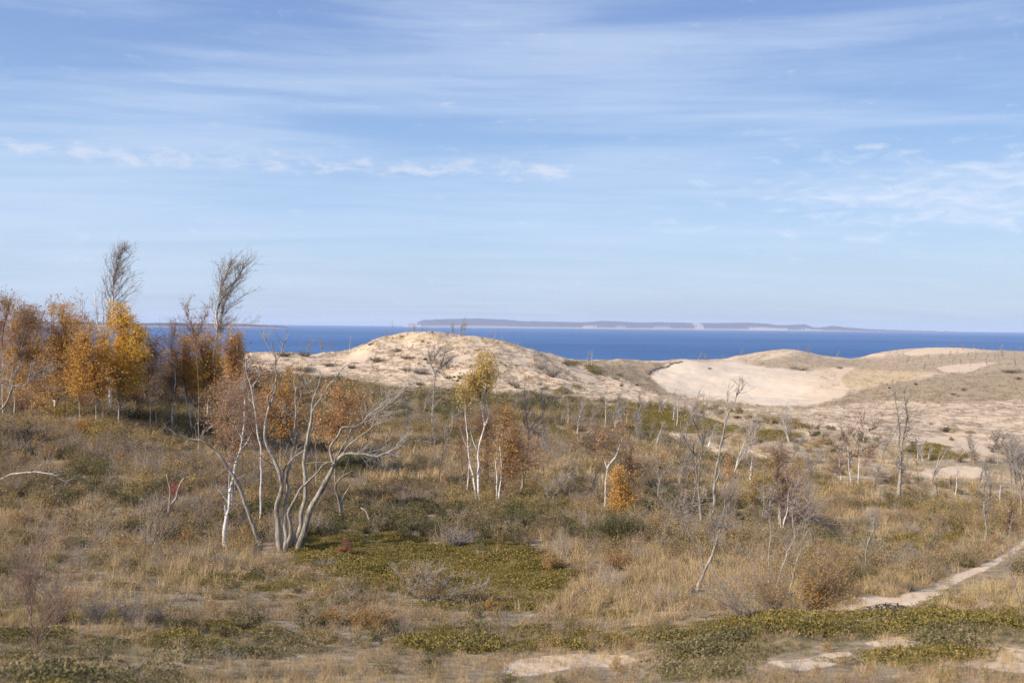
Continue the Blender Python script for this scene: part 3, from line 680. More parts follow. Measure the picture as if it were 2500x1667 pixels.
# --- long leaning dead stem left of it
t = Tree('dead_tree', C2((655, 1412))[0]); 
t.stem(C2((657, 1412), (602, 1290), (560, 1180), (520, 1060), (472, 950), (430, 880), (390, 808), (345, 762), (285, 716), (235, 690), (180, 680), (110, 655), (60, 635)), 27, 6, lean=-.1, wm=24)
t.branch(C2((235, 692), (250, 650), (300, 610), (330, 590)), 7, 3)
t.twigs([0], 12, .5, t0=.78, up=.7, sub=2); t.twigs([1], 8, .4, t0=.3, up=.5, sub=2)
t.done('long smooth grey trunk leaning far to the left, its thin top bent over', twig='twigpale')
# --- white birch in front of rust leaves
t = Tree('birch_tree', C2((400, 1396))[0], bark='birch')
t.stem(C2((400, 1398), (404, 1310), (414, 1190), (430, 1090), (440, 1010), (462, 925), (476, 850), (500, 760), (515, 680), (530, 580), (532, 480), (530, 425)), 29, 8, lean=.05, wm=19)
for p, a, b in (((( 422, 1115), (395, 1055), (347, 985), (334, 880)), 11, 4), (((498, 755), (555, 680), (592, 600), (618, 545)), 10, 4), (((516, 668), (478, 600), (455, 525), (462, 470)), 9, 4),
                (((402, 1252), (362, 1235), (300, 1202)), 7, 3), (((440, 1005), (405, 990), (360, 980)), 7, 3), (((468, 945), (560, 898), (642, 808)), 8, 3), (((424, 1130), (462, 1104), (520, 1110)), 7, 3),
                (((405, 1262), (402, 1180), (398, 1115)), 11, 8), (((480, 850), (440, 760), (420, 640)), 7, 3), (((540, 700), (580, 610), (575, 520)), 6, 3), (((360, 950), (400, 890), (420, 840)), 5, 2), (((404, 1240), (470, 1235), (515, 1200)), 5, 2)):
    t.branch(C2(*p), a, b)
t.twigs(range(1, 12), 8, .6, t0=.35, up=.35, wind=.1, sub=3); t.twigs([0], 16, .6, t0=.4, up=.4, wind=.1, sub=3)
t.crown([(*C2((470, 620))[0], 50, 70), (*C2((400, 800))[0], 35, 40)], 44, leaf=9, lsize=.07, sub=4)
t.done('slender white birch with sparse rust crown, left of the big dead tree', twig='twigred', leafm='rust')
# --- pale dead tree with forked top behind the leaning stem
t = Tree('dead_tree', C2((640, 800))[0], Y=44, bark='birch')
t.stem(C2((640, 790), (618, 640), (606, 540), (590, 450), (572, 330), (552, 260), (540, 170)), 15, 6)
t.branch(C2((572, 330), (610, 300), (640, 255), (655, 225)), 7, 3); t.branch(C2((582, 440), (540, 390), (482, 338)), 8, 3); t.branch(C2((545, 250), (570, 190), (600, 170)), 5, 2); t.branch(C2((560, 290), (535, 230), (545, 150)), 4, 2)
t.twigs([0, 1, 2, 3, 4], 9, .6, t0=.4, up=.3, wind=.2, sub=3)
t.done('thin pale bare tree with a forked top, rising behind the leaning grey trunk', twig='twigpale')
# --- forked stump, curved log pieces
t = Tree('dead_stump', C2((1180, 1225))[0]); t.stem(C2((1182, 1228), (1165, 1150), (1158, 1090), (1135, 1020), (1132, 975), (1180, 930), (1242, 888)), 34, 4, bark='deaddark'); t.branch(C2((1172, 1130), (1185, 1070), (1210, 1020), (1230, 985)), 19, 6, bark='dead')
t.branch(C2((1180, 930), (1205, 860), (1222, 800)), 4, 2)
t.twigs([0], 6, .4, t0=.7, sub=1); t.done('short forked dead stump right of the big dead tree', 'stump')
t = Tree('dead_branch', C2((1370, 1250))[0]); t.stem(C2((1372, 1252), (1355, 1205), (1338, 1165), (1318, 1145), (1296, 1134)), 14, 12); t.done('short curved pale branch sticking out of the scrub right of the forked stump', 'dead branch')
t = Tree('forked_snag', D2((1278, 1445))[0]); t.stem(D2((1278, 1448), (1292, 1380), (1303, 1260), (1290, 1180), (1275, 1118)), 25, 9, lean=0); t.branch(D2((1296, 1385), (1345, 1300), (1362, 1240), (1406, 1155)), 19, 12, lean=.1); t.done('bare V shaped grey snag standing in front of a red shrub', 'dead snag')
t = Tree('fallen_birch', D2((-60, 1185))[0]); t.stem(D2((-140, 1230), (0, 1158), (120, 1117), (250, 1104), (380, 1118), (440, 1145), (520, 1190)), 15, 4, bark='birch', lean=-.2)
t.branch(D2((315, 1105), (370, 1020), (440, 920)), 7, 3); t.branch(D2((370, 1020), (345, 960), (340, 920)), 4, 2); t.branch(D2((395, 1115), (430, 1060), (445, 1020)), 5, 2)
t.twigs([0], 14, .5, t0=.5, up=.2, wind=.3, sub=2); t.twigs([1], 6, .4, t0=.3); t.done('thin white birch trunk arching low across the grass at the left edge', 'fallen tree', twig='twigpale')
# --- far left bent tree
t = Tree('dead_tree', D2((-40, 690))[0], Y=52, bark='dead'); t.stem(D2((-60, 690), (0, 632), (60, 560), (92, 480), (100, 448)), 24, 14)
for p in (((100, 450), (60, 410), (38, 350), (40, 290)), ((100, 455), (140, 430), (220, 400), (300, 340), (370, 290)), ((110, 450), (180, 440), (260, 400), (340, 380)), ((215, 400), (240, 330), (260, 280)), ((90, 470), (20, 420), (-20, 380)), ((100, 450), (105, 380), (130, 300)), ((300, 350), (350, 330), (420, 330))): t.branch(D2(*p), 9, 3)
t.twigs(range(1, 8), 14, .7, t0=.3, up=.4, wind=.25, sub=3); t.done('bent grey tree at the left edge with bare branches fanning from a low crook', twig='twiggrey')
# --- the two tall windswept bare birches
t = Tree('birch_tree', C1((842, 1290))[0], Y=72, bark='birch')
t.stem(C1((842, 1292), (838, 1180), (826, 1000), (812, 850), (836, 740), (858, 640), (864, 520), (880, 380), (905, 260), (935, 190), (975, 140)), 20, 4, lean=.05, wm=14)
t.branch(C1((810, 850), (775, 800), (747, 740), (738, 640), (725, 540), (730, 480)), 13, 4, lean=.2); t.branch(C1((800, 830), (790, 730), (795, 640), (780, 560), (785, 480)), 11, 4, lean=-.2)
t.branch(C1((858, 580), (835, 500), (820, 440), (812, 370)), 10, 3); t.branch(C1((880, 400), (872, 320), (885, 230), (890, 205)), 8, 3); t.branch(C1((750, 760), (700, 750), (668, 748)), 5, 2)
t.branch(C1((866, 560), (910, 480), (960, 400), (1030, 350)), 7, 3); t.branch(C1((870, 470), (920, 400), (960, 330), (1000, 300)), 7, 3); t.branch(C1((862, 620), (930, 560), (985, 500), (1040, 470)), 6, 2)
for k_ in range(34):
    f = (k_+.5)/34; y0 = 800-f*640; x0 = np.interp(y0, [140, 260, 380, 520, 640, 740, 850], [975, 905, 880, 864, 858, 836, 812]); L_ = (40+140*math.sin(math.pi*min(1, f*.9+.1)))*RNG.uniform(.6, 1.1); a_ = RNG.uniform(-.25, .8) if k_ % 3 else RNG.uniform(-.8, -.1)
    t.branch(C1((x0, y0), (x0+L_*.3*math.sin(a_), y0-L_*.45*math.cos(a_*.8)), (x0+L_*.75*math.sin(a_)+L_*.08, y0-L_*.8*math.cos(a_*.7)), (x0+L_*1.05*math.sin(a_)+L_*.2, y0-L_*1.1*math.cos(a_*.7))), 5, 1.5, bark='twigred')
t.twigs(range(1, 42), 12, .85, t0=.25, up=.5, wind=.2, sub=4, rad=.006)
t.done('tallest bare white birch on the left, thin windswept top above golden leaves', twig='twiggrey')
t = Tree('birch_tree', C1((1590, 1500))[0], Y=73, bark='birch')
t.stem(C1((1592, 1505), (1600, 1300), (1622, 1100), (1640, 960), (1655, 860), (1665, 780), (1655, 640), (1690, 480), (1712, 420), (1735, 340), (1760, 280)), 22, 4, wm=15, lean=0)
t.branch(C1((1640, 960), (1678, 860), (1692, 740), (1708, 620), (1750, 480), (1830, 360), (1880, 260), (1888, 220)), 14, 4, lean=.15); t.branch(C1((1640, 780), (1640, 700), (1670, 560)), 9, 4); t.branch(C1((1630, 930), (1610, 860), (1580, 760)), 7, 3)
t.branch(C1((1700, 660), (1790, 560), (1880, 500), (1960, 460)), 7, 2); t.branch(C1((1690, 780), (1800, 720), (1900, 720), (1990, 705)), 7, 2); t.branch(C1((1725, 560), (1800, 440), (1900, 330)), 6, 2); t.branch(C1((1690, 480), (1680, 360), (1720, 240)), 6, 2); t.branch(C1((1660, 700), (1620, 600), (1640, 480)), 5, 2)
for k_ in range(44):
    f = (k_+.5)/44; y0 = 860-f*560; x0 = (np.interp(y0, [280, 420, 640, 780, 960], [1760, 1712, 1655, 1665, 1640]) if k_ % 2 else np.interp(y0, [220, 360, 480, 620, 860], [1888, 1830, 1750, 1708, 1678])); L_ = (80+190*math.sin(math.pi*min(1, (1-f)*.75+.2)))*RNG.uniform(.6, 1.1); a_ = RNG.uniform(-.05, .85) if k_ % 4 else RNG.uniform(-.6, .1)
    if f > .8: L_ *= .6
    t.branch(C1((x0, y0), (x0+L_*.35*math.sin(a_), y0-L_*.4*math.cos(a_*.8)), (x0+L_*.75*math.sin(a_)+L_*.06, y0-L_*.75*math.cos(a_*.85)), (x0+L_*1.05*math.sin(a_)+L_*.14, y0-L_*1.0*math.cos(a_*.85))), 5, 1.5, bark='twigred')
t.twigs(range(2, 52), 11, .95, t0=.25, up=.5, wind=.2, sub=4, rad=.006)
t.done('tall bare white birch with a full windswept top, rising over the horizon left of centre', twig='twiggrey')
def bare(name, base, Y, stems, blobs, n, label, bark='dead', twig='twiggrey', w=10, cat='tree', group=None, wind=.15, leafm='rust', leaf=0, lsize=.08, sub=4, rise=.6, up=.35, twn=6, twl=.5, val=None, clump=.22, wide=1.0):
    t = Tree(name, base, Y=Y, bark=bark)
    for i, s_ in enumerate(stems):
        ww = w if not isinstance(s_, tuple) else s_[1]; pts = s_ if not isinstance(s_, tuple) else s_[0]; prt = 'trunk' if (i == 0 or (isinstance(s_, tuple) and len(s_) > 2)) else 'branch'
        t.stem(pts, ww, max(1.2, ww*.3), part=prt, sides=7)
    if twn: t.twigs(range(len(stems)), twn, twl, t0=.35, up=up, wind=wind, sub=3)
    if blobs: t.crown(blobs, n, leaf=leaf, lsize=lsize, wind=wind, sub=sub, rise=rise, up=up, val=val, clump=clump, wide=wide)
    t.done(label, cat, group, twig=twig, leafm=leafm); return t
B1 = lambda *q: [(*C1((a, b))[0], c/3.1357, d/3.1357) for a, b, c, d in q]
B2 = lambda *q: [(*C2((a, b))[0], c/2.7029, d/2.7029) for a, b, c, d in q]
B5 = lambda *q: [(*C5((a, b))[0], c/3.1357, d/3.1357) for a, b, c, d in q]
B6 = lambda *q: [(*C6((a, b))[0], c/2.6129, d/2.6129) for a, b, c, d in q]
B3 = lambda *q: [(*D3((a, b))[0], c/3.485, d/3.485) for a, b, c, d in q]
# reddish small bare tree between the two tall birches
bare('birch_tree', C1((1520, 1300))[0], 60, [(C1((1520, 1300), (1510, 1050), (1500, 850), (1460, 720), (1430, 560)), 5), (C1((1500, 860), (1540, 740), (1590, 640), (1610, 560)), 3), (C1((1500, 850), (1470, 740), (1420, 640)), 3)],
     B1((1440, 600, 40, 60), (1470, 700, 60, 70), (1570, 640, 40, 80), (1530, 780, 60, 70), (1320, 740, 40, 70)), 120, 'thin reddish bare birch between the two tall white ones', 'birchpink', 'twigred', leaf=3, leafm='rust')
bare('birch_tree', C1((1325, 1250))[0], 66, [(C1((1325, 1280), (1318, 1000), (1310, 850), (1312, 700)), 3), (C1((1318, 900), (1335, 800), (1350, 730)), 2)], B1((1315, 760, 40, 70), (1320, 880, 60, 80)), 90, 'small purplish bare tree seen against the blue lake, left of the reddish birch', 'birchpink', 'twigred')
# leafy trees on the left slope
def leafy(base, Y, stems, blobs, n, leafm, label, leaf=26, lsize=None, bark='birch', twig='twigred', w=6, wind=.15, clump=.34, val=None, sub=5, wide=1.2):
    leaf = int(leaf*.82); n = int(n*1.3); lsize = lsize or .0017*(Y or 58)
    if Y is None or Y < 60: wide = wide*1.08; leaf = int(leaf*.9)
    return bare('birch_tree', base, Y, stems, blobs, n, label, bark, twig, w, 'tree', GB, wind, leafm, leaf, lsize, sub, .35, .25, 2, .4, val, clump, wide)
leafy(C1((110, 1290))[0], 65, [(C1((110, 1300), (105, 1150), (150, 1020), (165, 880), (175, 740), (172, 690)), 8), (C1((160, 920), (205, 760), (250, 640)), 5), (C1((200, 1300), (205, 1150), (195, 1000)), 4, 1), (C1((245, 1330), (240, 1200), (235, 1100)), 4, 1)],
      B1((60, 900, 110, 180), (230, 900, 120, 160), (130, 730, 130, 120), (300, 1060, 110, 110), (130, 1150, 130, 90), (230, 720, 90, 80)), 330, 'orange', 'bushy orange birch at the left edge with a forked white stem and thin rusty top', leaf=16, val=.7)
leafy(C1((40, 1200))[0], 63, [(C1((20, 1200), (20, 900), (30, 740), (60, 640)), 7), (C1((60, 1250), (110, 1000), (140, 800), (160, 640)), 5)],
      B1((60, 600, 60, 90), (90, 560, 30, 50), (170, 650, 100, 60), (300, 650, 60, 60), (0, 560, 40, 60), (330, 760, 70, 80), (-60, 700, 80, 160)), 170, 'orange', 'sparse rusty birch top reaching up behind the orange birch at the left edge', leaf=4)
leafy(C1((425, 1470))[0], None, [(C1((425, 1475), (424, 1380), (425, 1300), (450, 1200), (470, 1090), (482, 980), (470, 880), (455, 810)), 26), (C1((425, 1310), (380, 1280), (330, 1210)), 8), (C1((480, 970), (500, 850), (480, 700)), 7), (C1((450, 1210), (520, 1120), (600, 1040)), 8), (C1((395, 1568), (385, 1480), (360, 1400), (300, 1350)), 14, 1)],
      B1((400, 1030, 150, 150), (480, 760, 110, 130), (600, 900, 110, 160), (330, 1300, 130, 70), (590, 1150, 130, 100), (560, 720, 70, 60), (480, 640, 50, 40), (440, 880, 120, 100)), 520, 'orange', 'broad orange birch with a stout white lower trunk, second from the left', leaf=17, val=.7)
leafy(C1((905, 1330))[0], 64, [(C1((905, 1340), (900, 1150), (910, 950), (925, 760), (930, 620)), 9), (C1((905, 1050), (990, 980), (1060, 880), (1080, 830)), 6), (C1((900, 1150), (820, 1040), (790, 940)), 6), (C1((905, 1100), (1000, 1060), (1100, 1000)), 5)],
      B1((925, 660, 75, 90), (920, 800, 110, 110), (830, 920, 90, 120), (990, 960, 130, 130), (1085, 880, 60, 80), (930, 1100, 150, 110), (1040, 1130, 100, 110), (1000, 740, 50, 70), (850, 1040, 80, 100)), 520, 'gold', 'brightest golden yellow tree, full leaved, below the tallest bare birch', leaf=26, val=.62)
leafy(C1((700, 1340))[0], 62, [(C1((735, 1350), (720, 1150), (700, 950), (690, 850)), 6), (C1((610, 1300), (620, 1150), (640, 1000)), 6, 1), (C1((715, 1050), (660, 950), (640, 870)), 4)],
      B1((620, 1000, 110, 130), (730, 950, 100, 120), (700, 1130, 140, 110), (580, 1180, 110, 90), (640, 860, 100, 70), (780, 1180, 80, 90)), 420, 'orange', 'dull brownish orange tree between the stout trunked birch and the golden tree', leaf=18, val=.55)
leafy(C1((1145, 1420))[0], 65, [(C1((1150, 1425), (1140, 1250), (1138, 1100), (1155, 950)), 6), (C1((1192, 1400), (1182, 1200), (1175, 1060), (1200, 940)), 5, 1), (C1((1145, 1150), (1165, 1100), (1170, 1020)), 3)],
      B1((1160, 1000, 70, 110), (1200, 900, 60, 90), (1100, 1080, 60, 80)), 110, 'rust', 'pair of thin white birch stems with few leaves beside the golden tree', leaf=3)
leafy(C1((1318, 1535))[0], None, [(C1((1320, 1540), (1318, 1430), (1330, 1290), (1342, 1150), (1335, 1050), (1312, 980)), 14), (C1((1338, 1200), (1360, 1100), (1350, 980)), 6), (C1((1300, 1525), (1297, 1440), (1300, 1380)), 6, 1), (C1((1325, 1520), (1350, 1450), (1362, 1400)), 4)],
      B1((1300, 1010, 90, 80), (1370, 1080, 80, 110), (1280, 1130, 80, 110), (1330, 1250, 90, 100), (1340, 960, 60, 60)), 230, 'rust', 'white stemmed birch with rusty leaves left of the olive gold tree', leaf=9, val=.6)
leafy(C1((1470, 1565))[0], None, [(C1((1470, 1570), (1455, 1450), (1428, 1330), (1405, 1180), (1404, 1080)), 13), (C1((1515, 1560), (1505, 1460), (1470, 1360), (1430, 1250)), 10, 1), (C1((1590, 1500), (1600, 1330), (1580, 1150), (1540, 980)), 8, 1)],
      B1((1490, 1000, 80, 100), (1560, 900, 90, 100), (1640, 1120, 100, 120), (1550, 1170, 120, 110), (1440, 880, 40, 80), (1680, 1230, 70, 90), (1480, 1130, 70, 90), (1620, 1000, 70, 80), (1660, 1080, 60, 80)), 560, 'gold', 'olive and gold leaved tree with several slanting white stems at its foot', leaf=18, val=.4)
leafy(C1((1770, 1350))[0], 62, [(C1((1780, 1350), (1760, 1150), (1770, 950), (1780, 800)), 5), (C1((1765, 1100), (1820, 1000), (1830, 900)), 4)],
      B1((1790, 900, 55, 110), (1800, 1050, 60, 90), (1760, 1000, 40, 90)), 170, 'peach', 'narrow light orange tree just right of the full topped bare birch', leaf=20)
leafy(C1((1800, 1500))[0], 50, [(C1((1860, 1540), (1850, 1400), (1865, 1250)), 5), (C1((1700, 1560), (1720, 1400), (1700, 1250)), 5, 1), (C1((1800, 1570), (1790, 1450), (1760, 1350)), 6, 1)],
      B1((1800, 1250, 130, 130), (1700, 1380, 110, 130), (1880, 1400, 120, 120), (1620, 1350, 80, 130)), 280, 'rust', 'reddish brown thicket tree behind the slender white birch', leaf=7, val=.55)
leafy(C2((420, 800))[0], 47, [(C2((430, 1000), (435, 850), (425, 650), (415, 560)), 9), (C2((450, 930), (455, 800), (470, 650)), 7, 1), (C2((415, 850), (385, 700), (380, 560)), 6)],
      B2((420, 620, 90, 120), (560, 480, 90, 130), (370, 560, 80, 90), (600, 640, 80, 110), (460, 430, 70, 100), (540, 700, 90, 90)), 330, 'rust', 'rusty orange young birch filling the space behind the leaning grey trunk', leaf=6, val=.6)
leafy(C2((1000, 720))[0], 56, [(C2((1005, 790), (1000, 690), (995, 560), (1040, 430)), 6), (C2((1130, 770), (1150, 620), (1160, 460), (1150, 350)), 6, 1), (C2((1155, 560), (1210, 470), (1270, 360)), 4), (C2((1150, 640), (1110, 560), (1090, 470)), 4), (C2((1345, 700), (1350, 560), (1345, 440)), 4, 1)],
      B2((1150, 370, 90, 80), (1100, 480, 90, 90), (1250, 420, 80, 90), (1190, 560, 130, 100), (1100, 640, 70, 90), (1290, 560, 70, 100), (1040, 560, 50, 60)), 380, 'peach', 'rounded peach orange tree behind the spreading right limbs of the big dead tree', leaf=13)
leafy(C2((770, 620))[0], 62, [(C2((770, 700), (768, 500), (775, 350)), 5), (C2((700, 700), (690, 520), (690, 400)), 4, 1), (C2((640, 620), (655, 450), (650, 330)), 4, 1)],
      B2((770, 400, 70, 110), (760, 560, 80, 90), (650, 420, 80, 110), (860, 500, 60, 80), (900, 560, 70, 60), (680, 560, 70, 80)), 420, 'orange', 'dark orange brown tree half hidden behind the upright dead stems', leaf=10, val=.3)
# centre birches
leafy(C5((530, 1245))[0], None, [(C5((530, 1250), (530, 1160), (530, 1050), (526, 960), (530, 870), (548, 780), (570, 680), (556, 570), (545, 480), (548, 390)), 20), (C5((568, 690), (602, 615), (590, 520), (588, 400), (592, 300)), 11), (C5((512, 1245), (485, 1080), (455, 930), (435, 700), (425, 560), (425, 430)), 13, 1),
      (C5((440, 1185), (455, 1040), (450, 880), (405, 780), (385, 670)), 12, 1), (C5((525, 890), (480, 800), (455, 680), (450, 600)), 8), (C5((556, 600), (580, 540), (575, 500)), 6), (C5((548, 400), (540, 320), (530, 230)), 6)],
      B5((615, 200, 40, 90), (605, 330, 60, 110), (540, 230, 30, 110), (545, 330, 40, 80), (470, 330, 50, 60), (440, 380, 60, 80), (400, 440, 70, 60), (490, 400, 50, 60)), 150, 'yellow', 'clump of bright white birches with thin yellow green tops in front of the dune', leaf=26, lsize=.095, val=.8, wide=.85)
leafy(C5((685, 1275))[0], None, [(C5((682, 1280), (690, 1180), (706, 1080), (702, 960), (693, 860), (692, 770)), 15), (C5((664, 1270), (668, 1170), (668, 1080), (655, 980), (672, 880), (692, 800)), 11, 1), (C5((700, 1000), (760, 900), (800, 780)), 6), (C5((695, 800), (720, 680), (740, 580)), 6), (C5((690, 1240), (700, 1150), (705, 1100)), 10, 1)],
      B5((750, 590, 70, 60), (730, 700, 80, 80), (800, 690, 60, 90), (780, 830, 80, 90), (820, 950, 90, 100), (720, 870, 60, 80), (950, 900, 60, 90), (900, 980, 80, 90), (760, 1000, 70, 80)), 330, 'orange', 'white birch with a dense copper crown, right of the bright white birch clump', leaf=9, val=.45)
leafy(C5((600, 1100))[0], 60, [(C5((600, 1150), (600, 950), (590, 750)), 4), (C5((420, 1150), (400, 950), (390, 780)), 3, 1)], B5((620, 850, 80, 150), (600, 650, 80, 90), (480, 650, 80, 120), (400, 820, 60, 100), (560, 1000, 80, 90)), 260, 'rust', 'dull rusty bush of a tree behind the bright white birch clump', leaf=5, val=.5)
leafy(C5((1495, 1322))[0], None, [(C5((1495, 1328), (1498, 1240), (1502, 1130), (1512, 1010)), 16), (C5((1510, 1005), (1560, 940), (1612, 820), (1645, 730), (1668, 600), (1665, 480)), 11), (C5((1512, 1010), (1480, 920), (1455, 850)), 8), (C5((1520, 980), (1535, 900), (1530, 830)), 5), (C5((1555, 945), (1600, 935), (1640, 925)), 4), (C5((1490, 880), (1490, 820), (1470, 760)), 4), (C5((1502, 1150), (1470, 1120), (1430, 1105)), 3), (C5((1498, 1270), (1540, 1220), (1555, 1185)), 4), (C5((1500, 985), (1470, 985), (1450, 985)), 3)],
      B5((1460, 780, 60, 60), (1540, 790, 80, 60), (1620, 700, 60, 60), (1440, 850, 40, 60), (1660, 560, 20, 60)), 70, 'rust', 'single white birch forking into a Y, behind a small bright orange tree', leaf=5, val=.6)
leafy(C5((1620, 1370))[0], None, [(C5((1620, 1375), (1618, 1250), (1605, 1120), (1590, 1020)), 4), (C5((1640, 1375), (1660, 1280), (1680, 1200)), 3)],
      B5((1590, 1080, 40, 70), (1600, 1180, 60, 70), (1640, 1280, 90, 80), (1590, 1310, 60, 60), (1690, 1320, 50, 50)), 260, 'orange', 'small bright orange cone shaped tree at the foot of the Y forked birch', leaf=24, val=.85, lsize=.075)
leafy(C5((1680, 1100))[0], 60, [(C5((1680, 1180), (1690, 1050), (1700, 900)), 3)], B5((1680, 1050, 80, 90), (1740, 960, 70, 90), (1650, 950, 50, 60), (1330, 830, 90, 70), (1270, 700, 60, 50)), 170, 'rust', 'loose russet shrub tree behind the small bright orange one', leaf=8, val=.7)
bare('dead_tree', C5((845, 1215))[0], None, [(C5((843, 1222), (860, 1140), (882, 1040), (898, 880), (910, 780), (912, 720)), 24), (C5((912, 730), (895, 620), (888, 520), (880, 450)), 7), (C5((912, 740), (960, 660), (1020, 590), (1070, 530), (1112, 480)), 9), (C5((908, 800), (935, 770), (965, 740)), 12), (C5((905, 720), (880, 680), (860, 650)), 5), (C5((1020, 590), (1020, 520), (1000, 460)), 4), (C5((895, 960), (910, 950), (930, 945)), 4), (C5((965, 700), (985, 740), (990, 780)), 4)], None, 0,
     'grey dead trunk leaning right with a spreading bare top, beside the copper crowned birch', twn=14, twl=1.0, up=.5)
bare('dead_tree', C5((172, 640))[0], 100, [(C5((170, 660), (178, 520), (186, 400), (192, 290)), 16), (C5((192, 300), (165, 220), (145, 150), (140, 100)), 8), (C5((192, 290), (232, 235), (262, 170), (278, 110)), 8), (C5((230, 240), (270, 220), (300, 205)), 4), (C5((165, 225), (185, 190), (195, 160)), 4), (C5((205, 260), (250, 240), (300, 240)), 3)], None, 0,
     'bare grey tree with a two pronged top standing in front of the tall dune', twn=14, twl=1.5, up=.4)
bare('dead_tree', C5((215, 1155))[0], None, [(C5((213, 1158), (228, 1050), (245, 960), (278, 830), (310, 740), (330, 690)), 9), (C5((278, 830), (270, 760), (300, 690)), 4), (C5((310, 740), (325, 660), (310, 580)), 4)], None, 0, 'slim leaning grey sapling standing left of the bright white birch clump', twn=9, twl=.8)
bare('dead_tree', C5((178, 880))[0], 80, [(C5((178, 882), (165, 840), (155, 780), (180, 700), (200, 600)), 8), (C5((178, 870), (192, 800), (190, 740)), 7), (C5((185, 680), (165, 600), (190, 520)), 4)], None, 0, 'pair of thin crooked grey stems on the slope below the two pronged dune tree', twn=10, twl=1.0)
bare('dead_sapling', C5((1060, 1310))[0], None, [(C5((1062, 1312), (1095, 1240), (1130, 1180), (1155, 1080), (1185, 980)), 8), (C5((1065, 1300), (1050, 1220), (1075, 1130)), 5), (C5((1140, 1150), (1180, 1110), (1205, 1080)), 4)], None, 0, 'grey bare sapling with upswept twigs between the copper birch and the Y forked birch', cat='sapling', twn=14, twl=.8)
bare('dead_tree', C5((1900, 1250))[0], None, [(C5((1900, 1255), (1905, 1180), (1914, 1090)), 17), (C5((1914, 1095), (1880, 1020), (1860, 940)), 7), (C5((1914, 1095), (1950, 1040), (1990, 990)), 6), (C5((1914, 1090), (1915, 1000), (1920, 930)), 6)], B5((1930, 950, 60, 60), (1880, 970, 50, 50)), 24, 'short grey trunk with a few orange leaves, left of the tall broken trees', leaf=14, leafm='orange', twn=12, twl=.8)
# right-hand tall dead trees
bare('dead_tree', C6((556, 1020))[0], None, [(C6((557, 1030), (552, 940), (544, 850), (540, 770), (525, 690), (520, 620), (512, 560)), 26), (C6((545, 760), (540, 690), (550, 600), (562, 500), (545, 450), (520, 370), (495, 320), (470, 260)), 13), (C6((520, 560), (490, 520), (465, 485), (455, 450), (425, 440)), 11), (C6((505, 350), (540, 320), (570, 300)), 4), (C6((465, 480), (430, 460), (400, 450)), 4), (C6((520, 370), (500, 300), (510, 230)), 5), (C6((560, 500), (580, 440), (600, 420)), 4)],
     B6((470, 270, 50, 70), (520, 330, 60, 80), (580, 440, 50, 70), (450, 430, 50, 50)), 60, 'tall dead tree with a dark crooked side limb, left of the taller leaning broken one', twn=12, twl=.9)
bare('dead_tree', C6((590, 1000))[0], 50, [(C6((588, 1010), (620, 930), (643, 850), (638, 760), (650, 640), (665, 560), (678, 490), (700, 390), (722, 300), (738, 250)), 30), (C6((738, 255), (770, 210), (785, 160), (800, 90), (800, 50)), 9), (C6((695, 460), (745, 420), (790, 385), (838, 350)), 8), (C6((668, 720), (672, 640), (668, 590)), 12), (C6((725, 280), (722, 200), (728, 145), (765, 100)), 6), (C6((680, 500), (700, 440), (690, 400)), 5), (C6((785, 170), (815, 120), (822, 80)), 4), (C6((612, 940), (615, 900), (610, 870)), 12)],
     B6((795, 120, 30, 50), (730, 170, 20, 40), (700, 480, 30, 40)), 24, 'tallest leaning dead tree on the right, broken top against the white sand bowl', twn=5, twl=.6)
bare('dead_tree', C6((530, 1420))[0], None, [(C6((525, 1425), (560, 1320), (600, 1240), (630, 1170), (650, 1090), (678, 1020), (697, 950), (705, 850)), 27), (C6((565, 1300), (558, 1230), (553, 1160), (500, 1095), (462, 1020), (430, 945), (370, 880)), 13), (C6((650, 1095), (628, 1040), (628, 1000)), 8), (C6((650, 1100), (690, 1050), (720, 1000), (745, 930)), 8), (C6((700, 920), (735, 850), (760, 800)), 6), (C6((435, 945), (425, 880), (440, 840)), 5), (C6((430, 940), (480, 900), (510, 850)), 5), (C6((430, 960), (390, 950), (340, 870)), 4)],
     B6((370, 880, 40, 50), (460, 860, 50, 60), (520, 880, 50, 70), (700, 820, 50, 80), (760, 800, 50, 90), (640, 960, 40, 50)), 90, 'pale dead tree near the path, forking low into two long bare limbs', twn=14, twl=.8, wind=0)
bare('dead_tree', C6((993, 1365))[0], None, [(C6((993, 1368), (985, 1280), (986, 1200), (995, 1110), (995, 1030), (990, 960), (992, 850), (994, 728)), 14), (C6((990, 980), (960, 950), (930, 940)), 5), (C6((952, 930), (953, 820), (953, 700)), 8), (C6((990, 960), (960, 900), (950, 850)), 4)], None, 0, 'thin straight dead pole with a snapped top, beside the red brown birch clump', twn=12, twl=.5)
bare('dead_tree', C6((1028, 1440))[0], None, [(C6((1026, 1445), (1048, 1340), (1070, 1250), (1105, 1170), (1148, 1070), (1142, 1010), (1136, 950), (1142, 870)), 17), (C6((1150, 1060), (1190, 1020), (1215, 960)), 6), (C6((1140, 960), (1110, 900), (1100, 840)), 5)], None, 0, 'smooth grey dead tree curving right in front of the red brown birch clump', twn=10, twl=.7)
bare('dead_tree', C6((1112, 1440))[0], None, [(C6((1112, 1440), (1140, 1330), (1165, 1230), (1200, 1120), (1215, 1030), (1218, 980), (1212, 920), (1235, 860), (1270, 800), (1310, 752)), 13), (C6((1222, 880), (1180, 885), (1150, 860), (1110, 855), (1085, 840)), 9), (C6((1180, 885), (1200, 890), (1240, 900), (1260, 940)), 5), (C6((1215, 990), (1250, 960), (1290, 975)), 4), (C6((1210, 950), (1170, 920), (1140, 905)), 5), (C6((1235, 865), (1225, 820), (1230, 770)), 4), (C6((1150, 865), (1140, 800), (1170, 755)), 4)], None, 0, 'crooked dead tree with pale gnarled side branches, right of the red brown clump', twn=12, twl=.6)
